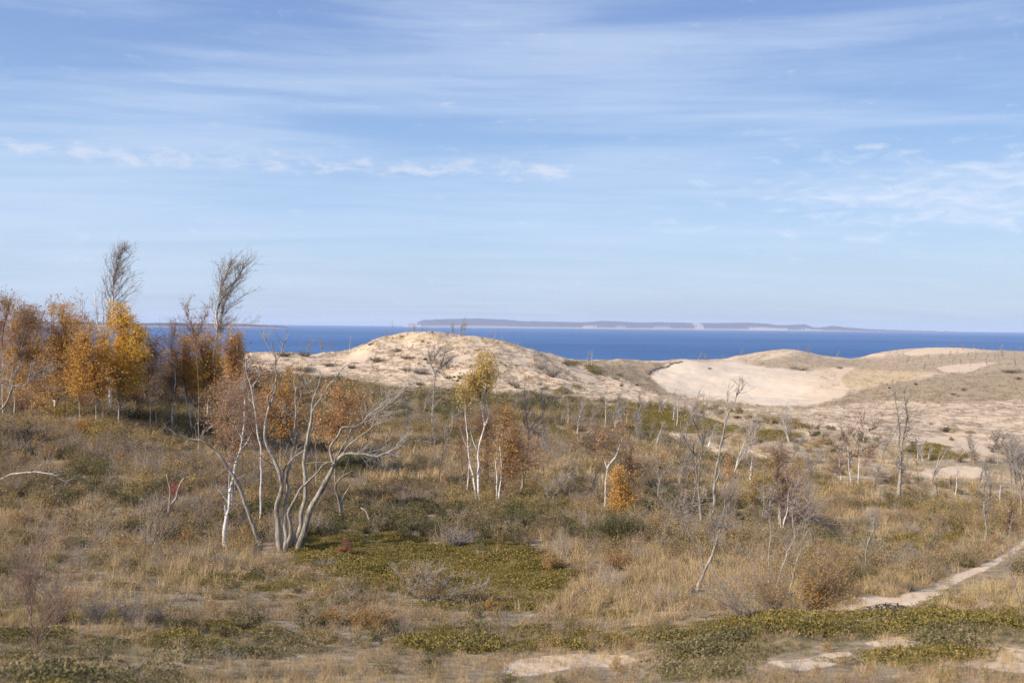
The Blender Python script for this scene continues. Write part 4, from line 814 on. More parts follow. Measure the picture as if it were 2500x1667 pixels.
bare('birch_tree', C6((1050, 1030))[0], None, [(C6((1045, 1030), (1050, 950), (1055, 870), (1045, 800), (1035, 740), (1035, 600)), 12), (C6((1070, 1032), (1085, 970), (1098, 920), (1108, 840), (1112, 780), (1135, 745)), 13, 1), (C6((1060, 1025), (1062, 940), (1075, 850), (1070, 740)), 9, 1), (C6((1112, 800), (1140, 765), (1170, 750)), 5), (C6((1035, 650), (1030, 560), (1025, 480)), 5)],
     B6((1040, 600, 50, 120), (1090, 640, 60, 130), (1150, 720, 60, 100), (1010, 760, 50, 110), (1120, 860, 70, 110), (1180, 900, 60, 90), (1180, 800, 40, 60)), 300, 'clump of white birch stems buried in dense red brown twigs, right of centre', 'birch', 'twigred', leaf=1, leafm='rust', twn=8, sub=5)
bare('birch_tree', C6((900, 900))[0], 56, [(C6((905, 960), (900, 850), (920, 720)), 4), (C6((920, 950), (940, 850), (960, 700)), 3, 1)], B6((880, 760, 80, 80), (930, 690, 70, 50), (830, 850, 50, 60), (960, 780, 40, 60)), 150, 'small yellow leaved tree behind the snapped pole', 'birchpink', 'twigred', leaf=12, leafm='yellow', lsize=.075, val=.45)
bare('birch_tree', C6((720, 760))[0], 68, [(C6((725, 780), (728, 680), (725, 570)), 3)], B6((728, 600, 25, 60), (725, 680, 25, 50)), 50, 'thin orange leaved sapling just right of the tallest leaning dead tree', 'birchpink', 'twigred', leaf=10, leafm='peach', cat='sapling')
bare('birch_tree', C6((868, 745))[0], None, [(C6((868, 748), (868, 680), (873, 620), (878, 555)), 12), (C6((868, 690), (880, 640), (882, 590)), 5)], None, 0, 'short white broken birch stem standing in the hollow before the sand patches', 'birch', twn=10, twl=.7)
bare('dead_tree', C6((840, 560))[0], 84, [(C6((835, 640), (850, 540), (880, 460), (895, 420), (905, 370)), 9), (C6((880, 465), (860, 410), (870, 370)), 4)], None, 0, 'slim white leaning dead tree above the short broken birch stem', 'birch', twn=14, twl=1.0)
# three white birches on the right
for lab, st in (('largest of three white birches on the sandy rise right of centre, much branched', [(C6((1555, 745), (1558, 660), (1565, 580), (1582, 480), (1590, 400)), 12), (C6((1562, 590), (1600, 560), (1650, 510), (1690, 490)), 5), (C6((1575, 520), (1540, 460), (1505, 390)), 6), (C6((1590, 420), (1620, 400), (1685, 375)), 5), (C6((1558, 640), (1600, 600), (1625, 560)), 4), (C6((1560, 600), (1540, 560), (1520, 560)), 3), (C6((1582, 520), (1620, 505), (1650, 500)), 4), (C6((1590, 400), (1580, 350), (1600, 310)), 3)]),
                ('middle birch of the three white ones on the sandy rise', [(C6((1514, 742), (1500, 650), (1493, 560), (1488, 480), (1505, 390)), 11), (C6((1492, 560), (1460, 520), (1425, 510)), 4), (C6((1497, 600), (1470, 610), (1440, 608)), 3), (C6((1490, 490), (1465, 450), (1450, 410)), 3), (C6((1495, 600), (1520, 560), (1545, 560)), 3)]),
                ('smallest and leftmost of the three white birches on the sandy rise', [(C6((1450, 722), (1440, 680), (1434, 620), (1437, 550)), 9), (C6((1437, 640), (1420, 620), (1405, 640)), 3), (C6((1440, 680), (1420, 665), (1410, 660)), 3)])):
    b0 = [s_[0][0] for s_ in st][0]
    bare('birch_tree', b0, None, st, None, 0, lab, 'birch', 'twigred', twn=12, twl=1.1, group='white birches on the sandy rise')
# tall thin tree before the plain and its neighbours
bare('dead_tree', D3((1020, 965))[0], None, [(D3((1020, 968), (1028, 850), (1036, 720), (1040, 560), (1060, 420), (1062, 380)), 32), (D3((1035, 560), (1030, 480), (1028, 350), (1012, 200), (992, 90), (980, 5)), 12), (D3((1060, 420), (1080, 330), (1095, 220), (1075, 100), (1065, 20)), 9), (D3((1050, 460), (1110, 340), (1105, 200)), 6), (D3((1035, 700), (1010, 640), (1000, 600)), 4), (D3((1035, 760), (1060, 700), (1070, 640)), 4)],
     B3((1075, 180, 40, 110), (1060, 320, 60, 80), (1010, 260, 30, 80)), 90, 'tall pale dead tree on the right with twin thin tops before the brown plain', twn=14, twl=.9)
bare('dead_sapling', D3((745, 1560))[0], None, [(D3((745, 1568), (748, 1450), (758, 1330), (795, 1250), (818, 1180), (825, 1080), (830, 1000)), 13), (D3((795, 1250), (830, 1190), (850, 1120)), 5), (D3((815, 1200), (800, 1130), (790, 1060)), 5)], B3((820, 1080, 50, 90), (850, 1150, 30, 60)), 40, 'slender grey sapling standing beside a fallen pale log, left of the path', cat='sapling', twn=10, twl=.5)
bare('dead_tree', D3((1180, 920))[0], None, [(D3((1178, 925), (1182, 850), (1185, 760)), 6), (D3((1185, 760), (1180, 600), (1175, 420)), 4)], None, 0, 'dark slim stem on the grassy rise right of the tall pale dead tree', 'deaddark', twn=8, twl=.6)
bare('dead_snag', D3((1357, 925))[0], None, [(D3((1357, 928), (1352, 860), (1346, 800)), 9)], None, 0, 'short pale snag alone on the grassy rise', cat='dead snag', twn=3, twl=.3)
bare('dead_snag', D3((828, 830))[0], None, [(D3((824, 835), (832, 760), (824, 650)), 10), (D3((830, 740), (850, 690), (845, 650)), 4)], None, 0, 'short whitish snag just right of the three white birches', cat='dead snag', twn=8, twl=.6)
bare('dead_tree', D3((1760, 1285))[0], None, [(D3((1762, 1288), (1765, 1180), (1760, 1080), (1752, 980), (1750, 840)), 15), (D3((1765, 1010), (1800, 920), (1810, 800)), 6), (D3((1755, 960), (1720, 900), (1700, 860)), 4)], B3((1770, 900, 60, 100), (1800, 800, 40, 80)), 70, 'grey bare tree standing just above the path at the right', twn=12, twl=.7)
bare('birch_tree', D3((1955, 1252))[0], None, [(D3((1956, 1255), (1972, 1190), (1974, 1080), (1965, 1040), (1930, 950), (1895, 850)), 9), (D3((1972, 1090), (1990, 1020), (1980, 940)), 3), (D3((1956, 1250), (1950, 1225), (1945, 1200)), 3)], B3((1980, 1060, 60, 60), (1960, 1150, 50, 60)), 50, 'small white birch with reddish twigs at the upper bend of the path', 'birch', 'twigred', leaf=4, leafm='rust', twn=8, twl=.5)
bare('dead_tree', D3((1885, 985))[0], None, [(D3((1883, 990), (1892, 860), (1905, 690)), 8), (D3((1883, 980), (1910, 1010), (1930, 1030)), 3)], None, 0, 'slim white stem left of the grey thicket at the right edge', 'birch', twn=8, twl=.6)
bare('dead_tree', D3((2066, 1090))[0], None, [(D3((2065, 1095), (2068, 900), (2062, 760), (2070, 640)), 14), (D3((2066, 800), (2040, 700), (2030, 600)), 5), (D3((2066, 900), (2095, 780), (2110, 660)), 5)], B3((2040, 600, 50, 120), (2090, 560, 50, 120)), 120, 'thickest grey stem of the bare thicket at the right edge', twn=14, twl=.9)
for i, (x, y, h, lab) in enumerate(((1975, 960, 560, 'leftmost bare tree of the grey thicket at the right edge'), (2010, 1000, 620, 'bare twiggy tree left of the thickest stem in the right edge thicket'), (2120, 1050, 640, 'outermost bare tree of the thicket, cut by the right edge of the view'), (1865, 640, 300, 'small bare sapling standing off the left side of the right edge thicket'))):
    bare('dead_tree', D3((x, y))[0], None, [(D3((x, y), (x+8, y-h*.3), (x-6, y-h*.6), (x+6, y-h*.95)), 7), (D3((x+6, y-h*.35), (x+40, y-h*.6), (x+45, y-h*.85)), 4), (D3((x, y-h*.5), (x-30, y-h*.7), (x-38, y-h*.9)), 3)],
         B3((x, y-h*.8, 45, h*.2), (x+30, y-h*.65, 35, h*.2), (x-30, y-h*.62, 30, h*.2)), 130, lab, twn=12, twl=.9, group='bare trees of the right edge thicket')
# nearer stems at the bottom right and left corners
bare('dead_tree', D1((2345, 935))[0], None, [(D1((2345, 940), (2325, 800), (2290, 690), (2262, 590), (2245, 480), (2250, 330), (2262, 180)), 13), (D1((2262, 590), (2230, 550), (2205, 520)), 5)], None, 0, 'thin dark sapling crossing the path at the right edge', 'deaddark', twn=9, twl=.35)
bare('dead_branch', D1((2150, 828))[0], None, [(D1((2120, 835), (2160, 822), (2215, 760), (2275, 680), (2338, 620)), 8)], None, 0, 'thin pale dead branch slanting up beside the dark sapling at the right edge', 'birch', cat='dead branch', twn=5, twl=.25)
t = Tree('birch_sapling', C7((210, 1155))[0], bark='birchpink')
t.stem(C7((208, 1158), (218, 1050), (212, 960), (188, 880), (180, 810), (172, 730), (168, 640)), 15, 5, lean=0)
for q in (((188, 870), (160, 760), (150, 640), (150, 560)), ((180, 800), (200, 700), (215, 600), (240, 480)), ((172, 730), (170, 600), (190, 500), (220, 430)), ((212, 960), (250, 860), (290, 740), (330, 640)), ((215, 1000), (260, 900), (300, 850)), ((180, 800), (140, 720), (130, 620))): t.branch(C7(*q), 4, 1.5, bark='twigred')
t.twigs(range(0, 7), 16, .9, t0=.15, up=.8, wind=.05, sub=3, rad=.0028); t.done('slender birch sapling with pinkish stem and red brown twigs, bottom left corner', 'sapling', twig='twigred')
# --- logs and fallen branches
def log(pts, w0, w1, label, name='fallen_log', bark='dead', br=()):
    t = Tree(name, pts[0], bark=bark)
    W = []
    for p in pts:
        q = hit(*p); W.append(q+np.array([0, 0, .10]))
    P, tt = resample(np.array(W), 12, .01); k_ = w0*.45/t.ppm/2
    P = np.vstack([P[0]-(P[1]-P[0])*.02, P, P[-1]+(P[-1]-P[-2])*.03]); r = np.r_[k_*.3, np.linspace(k_, w1/t.ppm/2, 12), .003]
    T = Tubes(); T.add(P, r, 7); T.build('trunk', MT[bark], t.root, t.P0)
    for q in br: 
        a = np.array([at(*p, t.Y) for p in q]); a2, t2 = resample(a, 6); T = Tubes(); T.add(a2, np.linspace(k_*.5, .004, 6), 5); T.build('branch', MT[bark], t.root, t.P0)
    tag(t.root, label, 'log'); return t
log(C8((1490, 408), (1560, 425), (1630, 458), (1695, 490)), 7, 6, 'grey fallen log lying between the olive mat and the rusty juniper', br=[C8((1500, 412), (1450, 395), (1420, 370))])
log(D3((580, 1318), (700, 1306), (820, 1300), (930, 1296)), 5, 2.5, 'long thin pale log lying flat across the foot of the slender grey sapling', bark='birch', br=[D3((760, 1304), (800, 1330), (835, 1345)), D3((850, 1300), (900, 1290), (925, 1280))])
log(C2((1568, 1282), (1615, 1290)), 4, 3, 'short white stick on the upper edge of the olive mat', 'fallen_branch', 'birch')
log(C2((545, 1475), (580, 1455), (640, 1445)), 3, 2, 'thin brown stick on the grass below the leaning grey trunk', 'fallen_branch')
log(C2((1340, 1415), (1362, 1395)), 3, 2, 'small pale chip of wood on the olive mat near the dead red branch', 'fallen_branch', 'birch')
log(D1((1190, 615), (1240, 588), (1305, 575)), 3, 2, 'curved pale stick on the ground right of the big rusty juniper', 'fallen_branch', 'birch')
log(C2((165, 1420), (200, 1445), (228, 1475)), 3, 2, 'forked pale twig poking from the scrub left of the slender white birch', 'fallen_branch', br=[C2((200, 1445), (215, 1410), (230, 1400))])

# ---- fill of the birch wood on the left: further trees standing between and behind
for i, (x, y, h, lf, lab) in enumerate(((30, 985, 250, 'orange', 'orange tree deep in the left wood, at the very left edge'), (95, 975, 230, 'orange', 'orange tree in the second row of the left wood, behind the stout trunked birch'), (165, 968, 240, 'orange', 'dull tree in the second row, between the stout trunked birch and the tallest bare birch'),
    (215, 972, 200, 'orange', 'low orange tree in the second row, left of the golden tree'), (330, 975, 190, 'rust', 'purplish brown tree right behind the golden tree'), (375, 975, 150, None, 'bare brown thicket tree in the gap of the wood where the lake shows'), (400, 990, 180, None, 'twiggy purple brown tree right of the gap in the wood'),
    (470, 1000, 190, 'orange', 'rusty tree behind the olive and gold leaved one'), (560, 1000, 170, 'orange', 'orange brown tree behind the foot of the full topped bare birch'), (610, 1010, 150, 'rust', 'low rusty tree between the narrow light orange one and the dune'), (350, 1000, 110, None, 'low bare purple brush tree below the gap in the wood'), (660, 1010, 120, 'rust', 'small rusty tree in front of the left end of the dune'), (720, 1000, 110, 'orange', 'small orange brown tree behind the upright dead stems, before the dune'))):
    r = h*.28
    bare('birch_tree', (x, y), None, [([(x, y), (x+4, y-h*.3), (x-3, y-h*.6), (x+5, y-h*.85)], 8), ([(x+3, y-h*.3), (x+r*.5, y-h*.6), (x+r*.6, y-h*.8)], 5), ([(x, y-h*.4), (x-r*.5, y-h*.65), (x-r*.6, y-h*.78)], 5)],
        [(x, y-h*.74, r*.8, h*.28), (x+r*.8, y-h*.5, r*.9, h*.24), (x-r*.8, y-h*.48, r*.9, h*.26), (x, y-h*.3, r*1.2, h*.2), (x-r*.4, y-h*.9, r*.35, h*.14)], 170, lab, 'birch', 'twigred', w=8, group=GB, leaf=(10 if lf else 0), leafm=lf or 'rust', lsize=.14, val=.4, sub=4, twn=8, twl=.9, clump=.34)

for i, (x, y, w_, h_, lm, lab) in enumerate(((40, 1010, 90, 60, 'rust', 'brown bush under the trees at the very left edge'), (150, 1030, 80, 46, 'olive', 'olive bush at the foot of the stout trunked birch'), (215, 1000, 70, 60, 'rust', 'rusty bush under the dull orange tree of the wood'), (300, 990, 80, 56, 'jundark', 'dark bush in the shade under the golden tree'),
     (345, 985, 70, 60, 'jundark', 'dark purplish brush in the gap between the golden tree and the next birch'), (400, 1030, 60, 44, 'olive', 'yellow green bush below the gap in the wood'), (330, 1035, 90, 44, 'jungreen', 'wide green bush on the slope below the golden tree'), (500, 1060, 80, 50, 'rust', 'rusty bush at the foot of the slanting white stems'), (560, 1090, 90, 60, 'rust', 'russet bush right behind the leaning grey trunk'),
     (620, 1075, 70, 44, 'olive', 'olive bush behind the base of the upright dead stems'), (700, 1090, 90, 50, 'rust', 'brown leaved bush seen between the dead stems'), (780, 1110, 70, 36, 'jundark', 'dark bush under the fork of the big dead tree'), (250, 1075, 90, 40, 'olive', 'broad olive bush in the middle of the left slope'), (60, 1090, 100, 46, 'jundark', 'grey brown bush above the fallen white birch'))):
    SHR.append((x, y, w_, h_, lm, lab))
# ------------------------------------------------------------------ shrubs
def shrub(name, base, wpx, hpx, label, cat='shrub', leafm='jungreen', stem='twiggrey', nst=26, leaf=40, lsize=.06, sub=4, dx=0, fan=.8, group=None, Y=None, wind=.1, clump=.10, thick=1.0, lean=0):
    t = Tree(name, base, Y=Y); P0 = t.P0; h = hpx/t.ppm*(.8 if name == 'dune_bush' else 1); w_ = wpx/t.ppm/2; rad = max(.003, t.Y*.00013)*thick
    T = Tubes()
    for _ in range(nst):
        a = RNG.uniform(0, 6.28); r = math.sqrt(RNG.uniform()); 
        e = np.array([math.cos(a)*r*w_, math.sin(a)*r*w_*.8, h*(1-.4*r*r)*RNG.uniform(.4, 1.12)])+np.array([lean*h, 0, 0]); L = np.linalg.norm(e)
        s0 = np.array([math.cos(a)*r*w_*.15, math.sin(a)*r*w_*.15, -.05]); c = s0+np.array([e[0]*.35, e[1]*.35, h*.35])+RNG.normal(size=3)*.05*L
        tt = np.linspace(0, 1, 6)[:, None]; P = (1-tt)**2*s0+2*tt*(1-tt)*c+tt*tt*e; P[1:] += RNG.normal(size=(5, 3))*.02*L
        T.add(P+P0, np.linspace(rad*2.2, rad*.6, 6), 3)
        for j in range(sub):
            i = RNG.integers(2, 6); q = P[i]; d = P[i]-P[i-1]; d = d/(np.linalg.norm(d)+1e-6)+RNG.normal(size=3)*fan*.6+np.array([wind, 0, .2]); d /= np.linalg.norm(d); l2 = L*RNG.uniform(.15, .35)
            T.add(np.array([q, q+d*l2*.5, q+d*l2+np.array([0, 0, .1*l2])])+P0, np.array([rad, rad*.7, rad*.4]))
            if leaf: 
                n = max(1, leaf//sub); vv = RNG.uniform(.2, .9)
                t.lv.add(P0+q+d*l2*RNG.uniform(.1, 1, (n, 1))+RNG.normal(size=(n, 3))*clump*min(1, h), lsize, vv)
    T.build('stems', MT[stem], t.root, P0)
    if leaf: t.lv.build('foliage', MT[leafm], t.root, P0, aspect=.5)
    tag(t.root, label, cat, group); return t
shrub('juniper_bush', D1((790, 880))[0], 140, 140, 'large fuzzy rusty orange juniper leaning right beside the path, bottom right', 'juniper', 'junrust', 'deaddark', 130, 130, .038, 7, lean=.4, clump=.08, thick=1.1)
shrub('juniper_bush', D1((560, 860))[0], 170, 135, 'wispy grey and orange juniper left of the large rusty one', 'juniper', 'junrust', 'twigpale', 90, 60, .036, 5, lean=-.3, clump=.08, fan=.5, thick=1.2)
shrub('juniper_bush', D1((370, 930))[0], 170, 135, 'thin grey fan shaped bush with bare slanting stems, leftmost of the junipers by the path', 'juniper', 'junrust', 'twigpale', 60, 14, .035, 4, lean=-.5, fan=.4, thick=1.4)
shrub('juniper_bush', D1((1120, 640))[0], 55, 38, 'low round green juniper tucked behind the large rusty one', 'juniper', 'jungreen', 'deaddark', 40, 90, .05, 5)
shrub('juniper_bush', C8((1780, 350))[0], 100, 66, 'dark green juniper below the small bright orange tree', 'juniper', 'jungreen', 'deaddark', 70, 90, .06, 5, clump=.14)
shrub('juniper_bush', C8((1900, 330))[0], 80, 34, 'dark purplish low shrub right of the dark green juniper', 'shrub', 'jundark', 'deaddark', 44, 50, .055, 4)
shrub('juniper_bush', C8((1790, 560))[0], 78, 46, 'low rust brown juniper at the right end of the grey fallen log', 'juniper', 'junrust', 'deaddark', 50, 70, .05, 5, clump=.12)
shrub('juniper_bush', C8((1320, 570))[0], 46, 42, 'small round tan bush on the right edge of the olive mat', 'shrub', 'junrust', 'twigpale', 46, 60, .045, 5)
shrub('juniper_bush', C8((340, 640))[0], 18, 16, 'tiny tan tuft shrub behind the grey juniper skeleton', 'shrub', 'junrust', 'twigpale', 12, 30, .05, 4)
shrub('juniper_bush', C8((880, 850))[0], 55, 24, 'low reddish brown shrub on the lower edge of the olive mat', 'shrub', 'junrust', 'deaddark', 34, 50, .045, 5)
shrub('juniper_bush', C8((20, 960))[0], 66, 34, 'orange brown low bush left of the pale sand strip, bottom centre', 'shrub', 'junrust', 'deaddark', 36, 60, .04, 5)
shrub('juniper_bush', C7((2120, 900))[0], 105, 40, 'wide rusty orange bush in the grass below the big dead tree', 'shrub', 'junrust', 'deaddark', 60, 70, .04, 5)
shrub('juniper_bush', C7((1890, 880))[0], 60, 36, 'amber bush just left of the wide rusty orange one', 'shrub', 'junrust', 'deaddark', 36, 70, .04, 5)
shrub('dead_juniper_branch', C2((1160, 1455))[0], 38, 36, 'dead brick red juniper branch lying at the right foot of the big dead tree', 'dead branch', 'deadred', 'deaddark', 34, 70, .04, 5, lean=.3)
shrub('red_shrub', D2((1335, 1330))[0], 34, 44, 'small bright red shrub behind the V shaped snag', 'shrub', 'red', 'twigred', 30, 46, .06, 4)
shrub('yellow_bush', C2((30, 600))[0], 60, 58, 'pale yellow leaved bush at the foot of the rusty white stemmed birch', 'bush', 'yellow', 'twiggrey', 34, 24, .07, 4)
shrub('yellow_bush', C7((700, 545))[0], 62, 40, 'low scattered yellow leaved bush on the left grass slope', 'bush', 'yellow', 'twiggrey', 22, 16, .045, 4)
shrub('orange_bush', D2((615, 830))[0], 58, 44, 'low glowing orange bush on the slope below the golden tree', 'bush', 'orange', 'twigred', 34, 40, .075, 4)
shrub('orange_bush', D2((290, 950))[0], 44, 40, 'small orange yellow bush on the slope near the left edge', 'bush', 'gold', 'twigred', 20, 18, .06, 4)
shrub('orange_bush', C2((1480, 1010))[0], 84, 44, 'low orange leaved bush on the slope right of the big dead tree', 'bush', 'peach', 'twigred', 30, 16, .06, 4)
shrub('orange_bush', C7((400, 790))[0], 40, 60, 'thin orange leaved young shrub in the grey scrub near the bottom left', 'bush', 'orange', 'twigred', 16, 20, .04, 3)
shrub('dark_shrub', C2((1300, 890))[0], 90, 38, 'dark green shrub under the right limb of the big dead tree', 'shrub', 'jungreen', 'deaddark', 50, 70, .06, 5)
shrub('dark_shrub', C2((1430, 1235))[0], 66, 40, 'blackish green shrub beside the short curved pale branch', 'shrub', 'jungreen', 'deaddark', 44, 60, .055, 5)
shrub('dark_shrub', C2((1030, 1310))[0], 80, 40, 'grey leafless bush at the right foot of the big dead tree', 'shrub', 'jundark', 'twiggrey', 60, 14, .04, 5)
shrub('dark_shrub', C2((1060, 1540))[0], 70, 30, 'low grey twiggy bush on the lower left edge of the olive mat', 'shrub', 'jundark', 'twiggrey', 50, 8, .04, 5)
shrub('dark_shrub', C8((620, 390))[0], 86, 52, 'grey leafless mound of twigs on the upper edge of the olive mat', 'shrub', 'jundark', 'twiggrey', 70, 8, .04, 5, lean=.2)
shrub('dark_shrub', C2((380, 1530))[0], 90, 40, 'purplish grey bush at the foot of the slender white birch', 'shrub', 'jundark', 'twiggrey', 60, 14, .04, 5)
shrub('dark_shrub', C7((950, 330))[0], 62, 30, 'low grey bush below the V shaped snag', 'shrub', 'jundark', 'twiggrey', 50, 8, .05, 5)
for x, y, w_, h_, lab in ((560, 870, 95, 80, 'left part of the grey thicket, a wide leafless bush in the tall grass'), (760, 880, 100, 84, 'grey leafless bush in the middle of the thicket, bottom left'), (900, 870, 60, 50, 'smaller grey bush on the right end of the thicket, bottom left'), (330, 880, 100, 120, 'tall red brown twiggy bush beside the bottom left birch sapling')):
    shrub('grey_thicket_bush', C7((x, y))[0], w_, h_, lab, 'bush', 'jundark', 'twigred' if 'red' in lab else 'twiggrey', 80, 5, .03, 5, group='grey thicket bushes in the tall grass', thick=.7)
shrub('dark_shrub', D1((1690, 430))[0], 44, 30, 'dark tangled dead juniper on the grass above the path', 'juniper', 'jundark', 'deaddark', 40, 10, .05, 5)
shrub('dark_shrub', D1((1880, 140))[0], 46, 28, 'yellow green juniper leaning right on the grassy rise at the right', 'juniper', 'olive', 'deaddark', 34, 50, .05, 5, lean=.5)
for x, y, w_, h_, lm, lab in SHR: shrub('woodland_bush', (x, y), w_, h_, lab, 'bush', lm, 'twigred', 60, 34, .10, 5, group='bushes at the foot of the left wood', clump=.2)
# grey skeleton of a juniper on the mat
t = Tree('dead_juniper', C8((425, 805))[0], bark='dead')
for i, p in enumerate((((425, 806), (380, 740), (310, 680), (240, 620), (168, 545)), ((425, 806), (395, 720), (370, 630), (310, 520)), ((430, 800), (440, 700), (470, 620), (540, 540)), ((430, 800), (490, 740), (560, 660), (620, 590)), ((590, 790), (660, 755), (760, 700), (870, 640)), ((440, 800), (520, 780), (600, 740), (690, 660)), ((425, 800), (400, 760), (330, 740), (280, 640)), ((430, 790), (420, 690), (410, 600), (430, 530)))):
    t.stem(C8(*p), 9 if i < 4 else 6, 2, part='branch', sides=5, lean=RNG.uniform(-.8, .8))
t.twigs(range(8), 30, .42, t0=.2, up=.5, sub=4, rad=.0035)
t.crown([(*C8((330, 600))[0], 50, 24), (*C8((440, 640))[0], 40, 26), (*C8((430, 700))[0], 36, 20), (*C8((690, 700))[0], 30, 14), (*C8((500, 590))[0], 24, 12)], 110, leaf=18, lsize=.04, sub=3, clump=.07, rise=.2)
t.done('grey skeleton of a spreading juniper with amber tufts, lower left of olive mat', 'juniper', twig='twigpale', leafm='junrust')
# ---- dune bushes (named things, each where it stands)
DB = [ (C3((890, 250))[0], 22, 12, 'jundark', 'dark bush on the left shoulder of the tall dune'), (C3((1088, 295))[0], 24, 13, 'jundark', 'black bush high on the left face of the tall dune'),
 (C3((1165, 345))[0], 40, 9, 'jundark', 'long low dark bush right below the black one on the tall dune'), (C3((955, 365))[0], 48, 14, 'jundark', 'wide brown bush on a hummock, left side of the tall dune'),
 (C3((1288, 352))[0], 9, 6, 'jundark', 'tiny dark bush behind the two pronged bare tree on the dune'), (C3((1240, 450))[0], 46, 17, 'twig', 'grey leafless bush in the middle of the tall dune face'), (C3((1150, 430))[0], 32, 12, 'twig', 'pale grey bush left of the leafless one, middle of the dune face'),
 (C3((1450, 488))[0], 22, 10, 'jungreen', 'left of a pair of dark green bushes low on the dune face'), (C3((1535, 488))[0], 16, 12, 'jungreen', 'right of a pair of dark green bushes low on the dune face'), (C3((1245, 530))[0], 24, 8, 'jundark', 'low brown bush near the foot of the tall dune'),
 (C3((1940, 556))[0], 16, 14, 'jungreen', 'dark green bush at the foot of the dune, with grey twigs behind'), (C3((1915, 535))[0], 36, 20, 'twig', 'grey twiggy bush behind the dark green one at the foot of the dune'), (C3((2140, 565))[0], 24, 8, 'jungreen', 'low green bush at the right foot of the tall dune'),
 (C3((2115, 535))[0], 15, 11, 'twig', 'little grey bush above the low green one at the right foot of the dune'), (C3((2280, 590))[0], 44, 16, 'jungreen', 'broad flat green bush at the right foot of the tall dune'), (C3((2200, 470))[0], 60, 34, 'twig', 'large grey leafless bush on the right flank of the tall dune'), (C3((2120, 420))[0], 40, 22, 'twig', 'grey bush higher on the right flank of the tall dune'),
 (C3((2030, 590))[0], 30, 9, 'jundark', 'dark low bush on the sandy foot of the dune, right of centre'), (C3((440, 430))[0], 66, 13, 'jundark', 'long dark strip of bush on the low left end of the dune'), (C3((600, 395))[0], 40, 8, 'jundark', 'low dark bush on the left end of the dune, above the long strip'),
 (C3((270, 325))[0], 50, 16, 'jundark', 'black juniper on the skyline at the left end of the dune'), (C3((430, 325))[0], 46, 15, 'jundark', 'second dark juniper on the skyline at the left end of the dune'), (C3((1500, 480))[0], 8, 5, 'jundark', 'tiny bush between the pair of green bushes on the dune face'), (C3((2300, 385))[0], 30, 9, 'jundark', 'low dark bush near the top of the right end of the tall dune'), (C3((760, 410))[0], 26, 8, 'jundark', 'low brown bush on the left face of the dune behind the curved dead stem'),
 (C4((105, 235))[0], 46, 14, 'jungreen', 'large dark green mat of juniper on the saddle left of the sand bowl'), (C4((235, 250))[0], 22, 7, 'jungreen', 'upper of two flat green bushes left of the sand bowl'), (C4((220, 270))[0], 24, 7, 'olive', 'lower olive one of two flat bushes left of the sand bowl'), (C4((248, 308))[0], 11, 9, 'jungreen', 'small dark green bush left of the sand bowl'), (C4((335, 305))[0], 11, 6, 'jungreen', 'tiny dark bush nearest the left rim of the sand bowl'),
 (C4((852, 472))[0], 20, 6, 'jundark', 'small dark bush below the lip of the sand bowl'), (C4((955, 500))[0], 24, 10, 'jungreen', 'green bush on the plain below the sand bowl'), (C4((1055, 503))[0], 20, 10, 'jundark', 'small V shaped dark bush on the plain below the sand bowl'), (C4((1350, 535))[0], 28, 12, 'jungreen', 'green bush on the sandy plain above the three white birches'), (C4((1945, 547))[0], 26, 14, 'jundark', 'dark fan shaped bush alone on the pale plain at the right'),
 (C4((2062, 552))[0], 24, 8, 'junrust', 'small rusty bush right of the dark fan shaped one on the plain'), (C4((2035, 330))[0], 14, 8, 'jungreen', 'dark round bush on the brown plain, right'), (C4((2318, 270))[0], 18, 7, 'jungreen', 'dark bush on the brown plain near the right edge'), (C4((1787, 300))[0], 9, 7, 'jundark', 'tiny dark bush at the left end of the brown plain'), (C4((1650, 318))[0], 8, 5, 'jundark', 'tiny dark bush beside the right end of the sand bowl'), (C4((1978, 350))[0], 14, 4, 'jundark', 'flat dark speck of bush left of the round one on the brown plain'),
 (C4((2290, 235))[0], 70, 10, 'jungreen', 'long dark green bush band at the far right above the brown plain'), (C4((1978, 590))[0], 12, 9, 'junrust', 'small brown bush on the sand streaks at the right'), (C4((1275, 555))[0], 12, 6, 'jundark', 'tiny dark bush on the plain left of the green one above the birches'), (C4((710, 217))[0], 10, 5, 'jundark', 'tiny tuft of dark bush inside the left part of the sand bowl'), (C4((1190, 222))[0], 40, 9, 'twig', 'grey bush in the hollow behind the sand bowl'), (C4((1150, 215))[0], 24, 8, 'twig', 'smaller grey bush in the hollow behind the sand bowl'), (C4((1390, 215))[0], 18, 7, 'jundark', 'dark little bush right of the hollow behind the sand bowl')]
for b, w_, h_, lm, lab in DB:
    if lm == 'twig': shrub('dune_bush', b, w_, h_, lab, 'bush', 'jundark', 'twiggrey', int(24+w_), 0, .1, 4, group='bushes on the dunes')
    else: shrub('dune_bush', b, w_, h_, lab, 'bush', lm, 'deaddark', int(12+w_*.8), 16, .13, 3, group='bushes on the dunes', clump=.16, fan=1.2, lean=RNG.uniform(-.4, .6))
